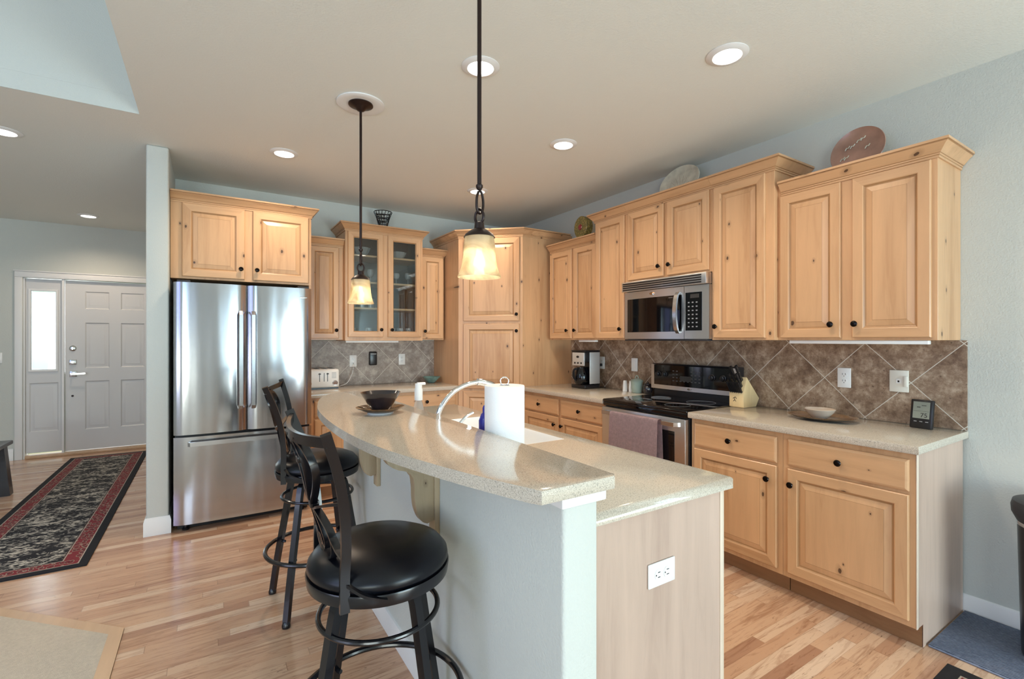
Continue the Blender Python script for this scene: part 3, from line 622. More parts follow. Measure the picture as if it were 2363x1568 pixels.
f = Yx(1.945); base('one-drawer base cabinet just right of the range, behind the island', (2.612, 1.945, 0), RZ, .572,
    [('r', f(1.918), f(1.399), .706, .846, (f(1.671), .778)), ('d', f(1.918), f(1.399), .135, .690, (f(1.444), .612))])
f = Yx(3.290); base('one-drawer base cabinet just left of the range', (2.612, 3.290, 0), RZ, .560,
    [('r', f(3.270), f(2.748), .706, .846, (f(3.015), .778)), ('d', f(3.270), f(2.748), .135, .690, (f(3.245), .622))])
f = Yx(3.880); base('one-drawer base cabinet between pantry and range cabinet', (2.612, 3.880, 0), RZ, .589,
    [('r', f(3.83), f(3.305), .706, .846, (f(3.58), .778)), ('d', f(3.83), f(3.305), .135, .690, (f(3.35), .622))])
base('base cabinet beside the refrigerator under the toaster', (.735, 4.33, 0), 0, .70, [('r', .03, .34, .706, .846, (.185, .776)), ('r', .365, .68, .706, .846, (.52, .776)), ('d', .03, .34, .135, .69, (.31, .62)), ('d', .365, .68, .135, .69, (.39, .62))], d=.615)
base('base cabinet beside the pantry under the teal dish', (1.436, 4.33, 0), 0, .689, [('r', .025, .655, .706, .846, (.34, .776)), ('d', .025, .33, .135, .69, (.30, .62)), ('d', .35, .655, .135, .69, (.38, .62))], d=.615)
# countertops
def slabtop(name, label, poly, z0, z1, bev=.006, grp=None):
    o = B().prism(poly, lambda a, c_, d: (a, c_, d), z0, z1, bev=bev).ob(name, 'quartz', sharp=40); return tag(o, label, 'countertop', grp)
def rect(x0, x1, y0, y1): return [(x0, y0), (x1, y0), (x1, y1), (x0, y1)]
slabtop('countertop', 'speckled beige countertop right of the range, holding the knife block', rect(2.575, XR - .002, .780, 1.948), .876, .914)
slabtop('countertop', 'speckled beige countertop left of the range, holding the coffee maker', rect(2.575, XR - .002, 2.728, By - .002), .876, .914)
slabtop('countertop', 'speckled beige countertop on the fridge wall, holding the toaster', rect(.735, Ax - .002, 4.295, YB - .002), .876, .914)
for nm, lb, bx in (('backsplash', 'brown diagonal stone tile backsplash on the range wall', (XR - .011, XR - .001, .783, By - .003, .9145, 1.371)), ('backsplash', 'grey brown diagonal stone tile backsplash on the fridge wall', (.74, Ax - .002, YB - .011, YB - .001, .9145, 1.364))):
    o = B().box(*bx).ob(nm, 'tile_right' if bx[0] > 3 else 'tile_back'); tag(o, lb, 'backsplash')
for lb, bx in (('white under-cabinet light strip below the far right wall cabinet', (2.925, 2.965, .85, 1.50, 1.352, 1.3715)), ('white under-cabinet light strip below the glass-door cabinet', (1.09, 1.60, 4.60, 4.64, 1.346, 1.3645)), ('small white light strip end below the cabinet left of the microwave', (2.93, 2.97, 3.20, 3.42, 1.354, 1.3715))):
    tag(B().box(*bx, bev=.003).ob('light_strip', 'white_plastic'), lb, 'light', 'under-cabinet light strips')
# ------------------------------------------------------------ refrigerator
fr = thing('refrigerator', 'stainless steel french-door refrigerator with bottom freezer drawer', 'refrigerator', (-.206, 4.10, 0))
FW = .912
B().box(.006, FW - .006, .075, .80, .03, 1.775, bev=.004).ob('body', 'dark_case', fr)
def curved(w_, z0, z1, bow, m=0, n=14, th=.062, e_=.012, ends=(1, 1)):
    b = B(); pts = []
    for i in range(n + 1):
        u = i / n; x = w_ * u; y = -bow * (1 - (2 * u - 1) ** 2)
        d = 0
        if ends[0] and u < .10: d = .024 * (1 - u / .10) ** 2
        if ends[1] and u > .90: d = .024 * ((u - .90) / .10) ** 2
        pts.append((x, y + d))
    poly_ = pts + [(w_, th), (0, th)]
    b.prism(poly_, lambda a, c_, d: (a, c_, d), z0, z1, m); return b
hw = FW / 2
for i, lb in ((0, None), (1, None)):
    o = curved(hw - .003, .695, 1.785, .012, ends=(1, 1)).ob('door', 'steel_v', fr, (i * (hw + .003), .0, 0), sharp=50)
    hx = hw - .042 if i == 0 else .036
    h_ = B().bar([(hx, -.014, .86), (hx, -.052, .885), (hx, -.055, 1.22), (hx, -.052, 1.56), (hx, -.014, 1.585)], .012, .024, up=(1, 0, 0)); h_.ob('handle', 'satin', o, sharp=50)
    if i: B().box(hw - .135, hw - .04, -.008, .002, 1.705, 1.715, bev=.002).ob('badge', 'satin', o)
o = curved(FW, .055, .678, .012, ends=(1, 1), n=24).ob('freezer_drawer', 'steel_v', fr, sharp=50)
B().bar([(.09, -.012, .628), (.10, -.05, .632), (FW / 2, -.062, .636), (FW - .10, -.05, .632), (FW - .09, -.012, .628)], .012, .030, up=(0, 0, 1)).ob('handle', 'satin', o, sharp=50)
B().box(.02, FW - .02, .09, .20, .004, .052).ob('kick_grille', 'black_plastic', fr)
for x in (.07, FW - .07): B().lathe([(.022, .001), (.024, .012), (.012, .02), (.012, .05)], (x, .07, 0), 14).ob('foot', 'black_plastic', fr)
B().box(.02, .10, .02, .10, 1.786, 1.802, bev=.003).box(FW - .10, FW - .02, .02, .10, 1.786, 1.802, bev=.003).ob('hinge_cover', 'dark_case', fr)
# ------------------------------------------------------------ microwave
mw = thing('microwave', 'stainless over-the-range microwave with black window', 'microwave', (2.835, 2.742, 1.378), RZ); MWW = .766
B().box(0, MWW, .03, .39, 0, .452, bev=.003).ob('body', 'dark_case', mw)
def bow(x, w=MWW, a=.022): return -a * (1 - (2 * x / w - 1) ** 2)
def bowplate(b, x0, x1, z0, z1, y0, th, m=0, n=10):
    pts = [(x0 + (x1 - x0) * i / n, y0 + bow(x0 + (x1 - x0) * i / n)) for i in range(n + 1)]; pts += [(x1, y0 + th + bow(x1)), (x0, y0 + th + bow(x0))]
    b.prism([(p[0], p[1]) for p in pts], lambda a, c_, d: (a, c_, d), z0, z1, m)
b = B(); bowplate(b, 0, .578, .002, .372, .0, .03); b.ob('door', 'steel_h', mw, sharp=30); dm = COL.objects[-1]
b = B(); bowplate(b, .035, .560, .055, .315, -.003, .004); b.ob('window', 'black_gloss', dm, sharp=30)
b = B(); b.lathe([(0, 0), (.028, 0), (.026, .003), (0, .004)], (.30, bow(.30), .345), 20, axis='y', sy=.42); b.ob('logo_badge', 'chrome', dm)
B().box(.452, .488, bow(.47) - .0036, bow(.47) - .003, .2985, .3015).ob('marking', 'satin', dm)
h_ = B(); hp = [(.532, bow(.53) - .002, .045), (.535, -.05, .085), (.538, -.066, .185), (.535, -.05, .290), (.532, bow(.53) - .002, .332)]
h_.bar(spline(hp, 6), .014, .030, up=(1, 0, 0)); h_.ob('handle', 'satin', dm, sharp=50)
b = B(); bowplate(b, .581, MWW, .002, .372, .0, .03, n=4); b.ob('control_panel', 'steel_h', mw, sharp=30); cpn = COL.objects[-1]
b = B(); bowplate(b, .592, .715, .06, .325, -.003, .004, n=4); b.ob('keypad', 'black_gloss', cpn, sharp=30); kp = COL.objects[-1]
B().box(.605, .700, bow(.65) - .0046, bow(.65) - .002, .285, .312).ob('display', 'lcd_ink', kp)
for r_ in range(7):
    for q in range(3):
        x = .618 + q * .03; z = .255 - r_ * .028
        B().box(x - .006, x + .006, bow(x) - .0046, bow(x) - .002, z - .004, z + .004).ob('button', 'grey_plastic', kp)
b = B(); b.box(0, MWW, -.035, .03, .375, .452, bev=.003); b.ob('vent_grille', 'steel_h', mw); vg = COL.objects[-1]
for k in range(4): B().box(.012, MWW - .035, -.0365, -.03, .383 + k * .0160, .3935 + k * .0160).ob('vent_slot', 'black_plastic', vg)
B().box(.01, MWW - .01, -.01, .38, -.012, .0, bev=.002).ob('underside', 'dark_case', mw)
# ------------------------------------------------------------ range
rg = thing('range', 'stainless electric range with black glass top and towel on its handle', 'range', (2.585, 2.721, 0), RZ); RW = .766
B().box(.003, RW - .003, .02, .63, .10, .895).ob('body', 'dark_case', rg)
B().box(.01, RW - .01, .06, .6, .002, .099).ob('toe_kick', 'black_plastic', rg)
B().box(0, RW, -.012, .575, .898, .920, bev=.007, seg=3).box(.002, RW - .002, -.006, .03, .868, .900, bev=.004).ob('cooktop', 'black_gloss', rg)
ctp = COL.objects[-1]
for x, y, r_ in ((.2, .16, .105), (.56, .16, .085), (.2, .42, .075), (.56, .42, .1)):
    B().tube([(x + q[0], y + q[1], .9203) for q in circ(r_, 0, 48)], .0006, seg=4, closed=True).ob('burner_ring', 'grey_plastic', ctp)
od = B().box(.004, RW - .004, -.022, .02, .265, .862, bev=.004).ob('oven_door', 'steel_h', rg)
B().box(.095, RW - .085, -.0235, -.02, .36, .775, bev=.001).ob('window', 'black_gloss', od)
hb = B(); hb.bar([(.05, -.02, .825), (.055, -.065, .828), (RW / 2, -.075, .829), (RW - .055, -.065, .828), (RW - .05, -.02, .825)], .02, .026); hb.ob('handle', 'satin', od, sharp=50)
B().box(.004, RW - .004, -.018, .02, .105, .255, bev=.004).ob('storage_drawer', 'steel_h', rg)
bgp = B(); prof = [(.575, .905), (.575, .965), (.540, .985), (.545, 1.165), (.56, 1.178), (.62, 1.178), (.62, .905)]
bgp.prism(prof, lambda a, c_, d: (d, a, c_), 0, RW, bev=.002); bgp.ob('backguard', 'black_plastic', rg); bk = COL.objects[-1]
def cf(x): return -.012 * (1 - (2 * x / RW - 1) ** 2)
b = B(); n = 12
for a, c_, z0, z1 in ((0, RW, .975, 1.008), (0, .035, 1.0, 1.172), (RW - .035, RW, 1.0, 1.172)):
    pts = [(a + (c_ - a) * i / n, .538 + cf(a + (c_ - a) * i / n)) for i in range(n + 1)] + [(c_, .56), (a, .56)]
    b.prism(pts, lambda p, q, d: (p, q, d), z0, z1)
b.ob('trim_frame', 'steel_h', bk)
pts = [(.035 + (RW - .07) * i / n, .534 + cf(.035 + (RW - .07) * i / n)) for i in range(n + 1)] + [(RW - .035, .56), (.035, .56)]
B().prism(pts, lambda p, q, d: (p, q, d), 1.008, 1.168).ob('control_panel', 'black_gloss', bk); cpn = COL.objects[-1]
for x in (.085, .150, .58, .665):
    o = B().lathe([(.024, 0), (.024, .004), (.019, .006), (.018, .02), (.012, .024), (0, .024)], (0, 0, 0), 22, axis='y').box(-.003, .003, -.027, -.02, -.016, .016).ob('control_knob', 'black_plastic', cpn, (x, .533 + cf(x), 1.095))
for r_ in range(4):
    for q in range(8):
        if q in (2, 3, 4) and r_ > 1: continue
        x = .235 + q * .034; B().box(x - .008, x + .008, .5325 + cf(x), .536 + cf(x), 1.045 + r_ * .026, 1.052 + r_ * .026).ob('button', 'dim_mark', cpn)
B().box(.30, .40, .5322 + cf(.35), .536, 1.05, 1.09).ob('display', 'lcd_ink', cpn)
B().lathe([(0, 0), (.022, 0), (.02, .003), (0, .003)], (RW / 2, .5265, .991), 18, axis='y', sy=.4).ob('logo_badge', 'chrome', bk)
# towel over the oven handle (its own thing)
b = B(); TX0, TX1 = 2.560, 2.118; nx, rows = 26, []
xh = 2.585 - .073
prof = [(xh + .030, .50), (xh + .028, .62), (xh + .024, .76), (xh + .020, .83), (xh + .010, .8475), (xh - .002, .8495), (xh - .015, .8465), (xh - .0225, .83), (xh - .026, .74), (xh - .030, .60), (xh - .034, .45)]
prof = [Vector((p[0], 0, p[1])) for p in prof]; prof = spline(prof, 3)
for i in range(nx + 1):
    u = i / nx; y = TX0 + (TX1 - TX0) * u; col_ = []
    for j, p in enumerate(prof):
        hang = max(0, (.82 - p.z)) / .4; sgn = -1 if j > len(prof) // 2 else .25
        wv_ = .011 * math.sin(u * 15) * hang * (1 if sgn < 0 else .4) + .004 * math.sin(u * 37 + 1) * hang
        col_.append(b.bm.verts.new((p.x + sgn * abs(wv_), y - .01 * hang * (u - .5), p.z)))
    rows.append(col_)
for a, c_ in zip(rows, rows[1:]):
    for j in range(len(a) - 1): b._f([a[j], a[j + 1], c_[j + 1], c_[j]], 0)
bmesh.ops.solidify(b.bm, geom=b.bm.faces[:], thickness=-.004)
tag(b.ob('hand_towel', 'towel_cloth', sharp=60), 'mauve terry hand towel hanging over the oven door handle', 'towel')
# ------------------------------------------------------------ island
isl = thing('island_cabinet', 'island base cabinet with maple end panel below the lower counter', 'cabinet', (0, 0, 0))
IX0, IX1, IY0, IY1 = .832, 1.462, .968, 3.05
SX0, SX1, SY0, SY1 = .975, 1.395, 1.725, 2.505
b = B()
b.box(IX0, IX1 - .018, IY0, IY0 + .018, .001, .874).box(IX0, IX1 - .018, IY1 - .018, IY1, .105, .874).box(IX1 - .018, IX1, IY0, IY1, .105, .874).box(IX0, IX1 - .018, IY0 + .018, IY1 - .018, .105, .12)
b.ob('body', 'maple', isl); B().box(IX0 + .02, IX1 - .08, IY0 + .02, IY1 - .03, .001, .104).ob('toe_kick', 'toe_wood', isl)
B().box(IX1 - .018, IX1 + .002, IY0 - .004, IY0 + .012, .105, .874, bev=.001).ob('edge_trim', 'maple_light', isl)
def idoor(y0, y1, z0, z1, dr_=False, kn=None):
    b = B(); lp = [(0, 0), (0, -.012), (.005, -.016), (.012, -.019)] if dr_ else [(0, 0), (0, -.015), (.004, -.019), (.048, -.019), (.056, -.012), (.063, -.010), (.09, -.0165)]
    b.loops(y1 - y0, z1 - z0, lp, mats=[(1, 1)] * 3 if dr_ else [(0, 1), (0, 1), (0, 1), (2, 2), (2, 2), (0, 0)], last=1 if dr_ else 0)
    o = b.ob('drawer' if dr_ else 'door', WM, isl, (IX1 + .0005, y0, z0), (0, 0, R(90)), sharp=12); knob(o, (y1 - y0) * (.5 if dr_ else .1), (z1 - z0) * (.5 if dr_ else .88))
for y0 in (1.0, 1.5, 2.06, 2.56): idoor(y0, y0 + .46, .706, .846, True); idoor(y0, y0 + .46, .135, .69)
# half wall of the island
hwl = B().box(.716, .8285, .892, 3.09, 0, .974, bev=.010, seg=3).ob('wall_island', 'wall_paint'); struct(hwl)
struct(B().box(.700, .842, .876, 3.10, .9745, 1.0055, bev=.004).ob('trim_4', 'white_trim'))
crown_mesh([(.716, 3.09), (.716, .892), (.8285, .892)], [(0, 0), (.012, 0), (.012, .085), (.008, .098), (0, .10)], 'baseboard_island', ['white_trim'], None, struct_=True)
# lower counter with sink cut-out
b = B()
def ring4(x0, x1, y0, y1, z): return [b.bm.verts.new(p) for p in ((x0, y0, z), (x1, y0, z), (x1, y1, z), (x0, y1, z))]
Z0, Z1 = .876, .914; e_ = .006
oT = ring4(.829 + e_, 1.487 - e_, .946 + e_, 3.085 - e_, Z1); oM = ring4(.829, 1.487, .946, 3.085, Z1 - e_); oB = ring4(.829, 1.487, .946, 3.085, Z0); iT = ring4(SX0, SX1, SY0, SY1, Z1); iB = ring4(SX0, SX1, SY0, SY1, Z0)
for a, c_ in ((iT, oT), (oT, oM), (oM, oB), (oB, iB), (iB, iT)):
    for i in range(4): b._f([a[i], a[(i + 1) % 4], c_[(i + 1) % 4], c_[i]], 0)
tag(b.ob('countertop', 'quartz', sharp=60), 'lower speckled beige island countertop with the sink cut into it', 'countertop')
# bar top
bp = [(.623, .852), (.57, 1.0), (.519, 1.168), (.461, 1.409), (.432, 1.62), (.420, 1.83), (.420, 2.06), (.432, 2.29), (.451, 2.47), (.478, 2.617), (.508, 2.756), (.545, 2.89), (.59, 3.0), (.645, 3.085), (.71, 3.14), (.79, 3.165)]
bpp = [(v_.x, v_.y) for v_ in spline([(p[0], p[1], 0) for p in bp], 5)] + [(.838, 3.150), (.862, 3.12), (.866, 3.08), (.860, .866), (.846, .852)]
slabtop('raised_countertop', 'curved raised bar top of the island with the dark bowl', bpp[::-1], 1.006, 1.040, .005)['category'] = 'countertop'
# sink, faucet
sk = thing('sink', 'white undermount sink in the island counter', 'sink', (0, 0, 0))
b = B(); zt, zb_ = .8755, .74; A_ = [(SX0 - .02, SY0 - .02), (SX1 + .02, SY0 - .02), (SX1 + .02, SY1 + .02), (SX0 - .02, SY1 + .02)]
def rr(i0, z): return [b.bm.verts.new((x, y, z)) for x, y in ((SX0 + i0, SY0 + i0), (SX1 - i0, SY0 + i0), (SX1 - i0, SY1 - i0), (SX0 + i0, SY1 - i0))]
L_ = [rr(.0008, .9135), rr(.0045, .9140), rr(.010, .905), rr(.016, zb_ + .03), rr(.03, zb_ + .006), rr(.06, zb_)]
for a, c_ in zip(L_, L_[1:]):
    for i in range(4): b._f([a[i], a[(i + 1) % 4], c_[(i + 1) % 4], c_[i]], 0)
b._f(L_[-1], 0); b.ob('basin', 'sink_white', sk, sharp=50)
B().lathe([(.042, .7402), (.042, .743), (.02, .7425), (0, .7415)], (1.19, 2.11, 0), 24).ob('drain', 'chrome', sk)
fc = thing('faucet', 'chrome arched kitchen faucet behind the bar top', 'faucet', (.915, 2.06, .9145))
B().lathe([(.03, 0), (.03, .008), (.024, .02), (.022, .05), (.0, .052)], (0, 0, 0), 24).ob('base', 'chrome', fc)
pts = spline([(0, 0, .03), (-.012, 0, .09), (.012, -.004, .155), (.065, -.01, .212), (.13, -.02, .245), (.19, -.03, .256)], 8)
B().tube(pts, .0125, seg=14, up=(0, 1, 0), taper=[1 - .12 * i / len(pts) for i in range(len(pts))]).ob('spout', 'chrome', fc)
B().tube([(.185, -.029, .256), (.20, -.031, .2555), (.25, -.04, .242), (.285, -.045, .222)], .0165, seg=14, up=(0, 1, 0)).ob('spray_head', 'chrome', fc)
hd = thing('tap', 'small chrome lever tap to the right of the arched faucet', 'tap', (.925, 1.915, .9145))
B().lathe([(.022, 0), (.022, .01), (.016, .02), (.015, .05), (.006, .062), (0, .063)], (0, 0, 0), 20).ob('base', 'chrome', hd)
B().tube(spline([(0, 0, .055), (.02, -.003, .085), (.055, -.006, .118), (.085, -.01, .132)], 5), .0065, seg=10, up=(0, 1, 0)).ob('lever', 'chrome', hd)
# corbels
def corbel(yc, label):
    t_ = thing('corbel', label, 'corbel', (.7155, yc, 0), 0, 'wooden corbels below the bar top')
    B().box(-.019, 0, -.028, .028, .655, .974, bev=.002).ob('back_plate', 'corbel_wood', t_)
    p = [(-.0195, .974), (-.0195, .715), (-.045, .708), (-.068, .722), (-.085, .76), (-.092, .80), (-.094, .85), (-.102, .888), (-.125, .908), (-.155, .918), (-.182, .934), (-.197, .955), (-.200, .974)]
    p = [p[0], p[1]] + [(v_.x, v_.y) for v_ in spline([(a, c_, 0) for a, c_ in p[2:]], 5)]
    B().prism(p, lambda a, z, d: (a, d, z), -.021, .021, bev=.002).ob('bracket', 'corbel_wood', t_)
    B().box(-.20, -.02, -.023, .023, .9745, 1.0045).ob('top_plate', 'corbel_wood', t_)
corbel(1.637, 'carved wooden corbel under the bar top, nearer the camera, behind the near stool'); corbel(2.345, 'carved wooden corbel under the bar top beside the far stool seat')
# ------------------------------------------------------------ outlets and plates
def outlet(label, loc, rz, land=False, kind='duplex', wall_='x', mat='white_plastic'):
    t_ = thing('wall_outlet' if kind == 'duplex' else ('light_switch' if kind == 'switch' else 'phone_jack'), label, 'outlet' if kind == 'duplex' else ('light switch' if kind == 'switch' else 'phone jack'), loc, rz)
    rt = (0, R(90), 0) if land else (0, 0, 0)
    B().box(-.036, .036, -.006, 0, -.059, .059, bev=.003).ob('cover_plate', mat, t_, rot=rt)
    if kind == 'duplex':
        for s_ in (-1, 1):
            o = B().lathe([(0, 0), (.0165, 0), (.0165, .002), (0, .002)], (0, 0, 0), 20, axis='y', sy=.85).ob('socket', mat, t_, (0, -.006, s_ * .0195) if not land else (s_ * .0195, -.006, 0), rt)
            b = B().box(-.0085, -.0062, -.0024, -.0015, -.002, .008).box(.0062, .0085, -.0024, -.0015, -.002, .008).box(-.002, .002, -.0024, -.0015, -.011, -.007); b.ob('slot', 'black_plastic', o)
    elif kind == 'switch': B().box(-.017, .017, -.009, -.006, -.033, .033, bev=.002).ob('rocker', 'white_plastic', t_, rot=rt)
    return t_
xt, yt = XR - .0112, YB - .0112
outlet('white outlet on the backsplash right of the knife block', (xt, 1.331, 1.146), RZ); outlet('white outlet with the black coffee maker plug', (xt, 3.415, 1.151), RZ)
outlet('white switch plate on the backsplash left of the range', (xt, 2.998, 1.150), RZ, kind='switch')
outlet('white outlet above the toaster with its cord plugged in', (1.241, yt, 1.158), 0); outlet('white outlet on the fridge wall backsplash above the teal dish', (1.753, yt, 1.164), 0)
outlet('white outlet mounted sideways on the maple end of the island', (1.152, IY0 - .0005, .673), 0, land=True)
outlet('white light switch on the foyer wall left of the front door', (-1.985, YF - .0005, 1.168), 0, kind='switch')
pj_ = thing('phone_jack', 'cream phone jack with an adapter on the backsplash above the weather station', 'phone jack', (xt, 1.061, 1.146), RZ)
B().box(-.043, .043, -.012, 0, -.06, .06, bev=.003).ob('cover_plate', 'cream_plastic', pj_); B().box(-.011, .011, -.014, -.011, -.012, .012).ob('socket', 'white_plastic', pj_); B().box(-.004, .004, -.0148, -.0138, -.006, .004).ob('port', 'black_plastic', pj_)
B().box(.026, .041, -.024, -.012, -.03, .03, bev=.002).ob('adapter', 'cream_plastic', pj_)
hp_ = thing('phone_holder', 'black rounded holder on the fridge wall backsplash between the outlets', 'holder', (1.442, yt, 1.18))
B().box(-.041, .041, -.022, 0, -.071, .071, bev=.014, seg=3).ob('case', 'black_plastic', hp_); B().box(-.03, .03, -.025, -.021, .04, .052, bev=.001).ob('lip', 'grey_plastic', hp_)
# ------------------------------------------------------------ ceiling lights
def can(x, y, label):
    t_ = thing('recessed_light', label, 'ceiling light', (x, y, H), 0, 'round recessed ceiling lights')
    B().lathe([(.062, -.002), (.066, -.012), (.080, -.010), (.095, -.003), (.095, -.0005), (.062, -.0005)], (0, 0, 0), 40).ob('trim_ring', 'white_trim', t_)
    B().lathe([(0, -.0052), (.060, -.0052), (.0635, -.004), (.0635, -.001)], (0, 0, 0), 32).ob('lens', 'lens', t_)
    l = bpy.data.lights.new('lamp', 'SPOT'); l.energy = CAN_W; l.color = WARM; l.spot_size = R(150); l.spot_blend = .8; l.shadow_soft_size = .06
    o = bpy.data.objects.new('lamp', l); COL.objects.link(o); o.parent = t_; o.location = (0, 0, -.03)
CAN_W = 38
for x, y, lb in ((1.15, 2.09, 'recessed light behind the rod of the near pendant'), (2.097, 1.364, 'recessed light nearest the right wall and camera'), (.47, 3.829, 'recessed light above the refrigerator front'),
    (2.094, 2.608, 'recessed light above and left of the white platter'), (2.089, 3.854, 'recessed light just above the chain of the near pendant, in front of the pantry'), (-1.13, 4.417, 'recessed light cut by the left edge near the raised ceiling'), (-1.111, 6.935, 'recessed light right above the front door')): can(x, y, lb)
# ------------------------------------------------------------ pendants
def pendant(x, y, zb_, label, rz=0):
    t_ = thing('pendant_light', label, 'pendant light', (x, y, 0), rz, 'pendant lights over the bar')
    B().lathe([(.133, H - .001), (.133, H - .007), (.12, H - .012), (.085, H - .006), (.07, H - .006)], (0, 0, 0), 48).ob('ceiling_medallion', 'white_trim', t_)
    B().lathe([(.069, H - .006), (.069, H - .012), (.05, H - .022), (.03, H - .03), (.02, H - .042), (.008, H - .046), (.008, H - .05)], (0, 0, 0), 32).ob('canopy', 'bronze', t_)
    zr = zb_ + .30
    B().tube([(0, 0, zr), (0, 0, H - .046)], .0075, seg=12).lathe([(.007, zr + .02), (.012, zr + .016), (.012, zr + .008), (.007, zr)], (0, 0, 0), 14).ob('rod', 'bronze', t_)
    lk = [(0, 0, zr + .002), (.014, 0, zr - .012), (.020, 0, zr - .04), (.016, 0, zr - .068), (0, 0, zr - .08), (-.013, 0, zr - .066), (-.013, 0, zr - .03), (-.004, 0, zr - .006)]
    B().tube(spline(lk, 5), .0045, seg=8, up=(0, 1, 0)).ob('hook', 'bronze', t_)
    lk = [(.0, 0, zr - .066), (0, .016, zr - .08), (0, .018, zr - .10), (0, .006, zr - .116), (0, -.006, zr - .116), (0, -.018, zr - .10), (0, -.016, zr - .08)]
    B().tube(spline(lk, 5, True), .0048, seg=8, up=(1, 0, 0), closed=True).ob('link', 'bronze', t_)
    zs = zb_ + .145
    B().lathe([(.008, zs + .045), (.016, zs + .042), (.018, zs + .022), (.030, zs + .016), (.048, zs + .002), (.054, zs - .008), (.050, zs - .008), (.02, zs + .006), (.0, zs + .008)], (0, 0, 0), 36).ob('cap', 'bronze', t_)
    sh = [(.050, zs - .006), (.053, zs - .03), (.057, zb_ + .065), (.062, zb_ + .035), (.068, zb_ + .016), (.074, zb_ + .003), (.0735, zb_), (.071, zb_ + .002), (.066, zb_ + .014), (.060, zb_ + .034), (.055, zb_ + .065), (.050, zs - .03), (.047, zs - .006)]
    o = B().lathe(sh, (0, 0, 0), 48).ob('lamp_shade', 'alabaster', t_)
    B().lathe([(0, zb_ + .02), (.014, zb_ + .026), (.021, zb_ + .045), (.018, zb_ + .062), (.01, zb_ + .08), (.01, zb_ + .10), (0, zb_ + .10)], (0, 0, 0), 20).ob('bulb', 'bulb', t_)
    B().lathe([(0, zb_ + .10), (.012, zb_ + .10), (.012, zs), (0, zs)], (0, 0, 0), 14).ob('socket', 'bronze', t_)
    l = bpy.data.lights.new('lamp', 'POINT'); l.energy = .35; l.color = (1, .82, .6); l.shadow_soft_size = .02
    q = bpy.data.objects.new('lamp', l); COL.objects.link(q); q.parent = t_; q.location = (0, 0, zb_ + .012)
pendant(.782, 1.43, 1.588, 'near pendant light whose rod leaves the top of the photo', 20); pendant(.745, 2.79, 1.584, 'far pendant light hanging in front of the glass-door cabinet', 60)
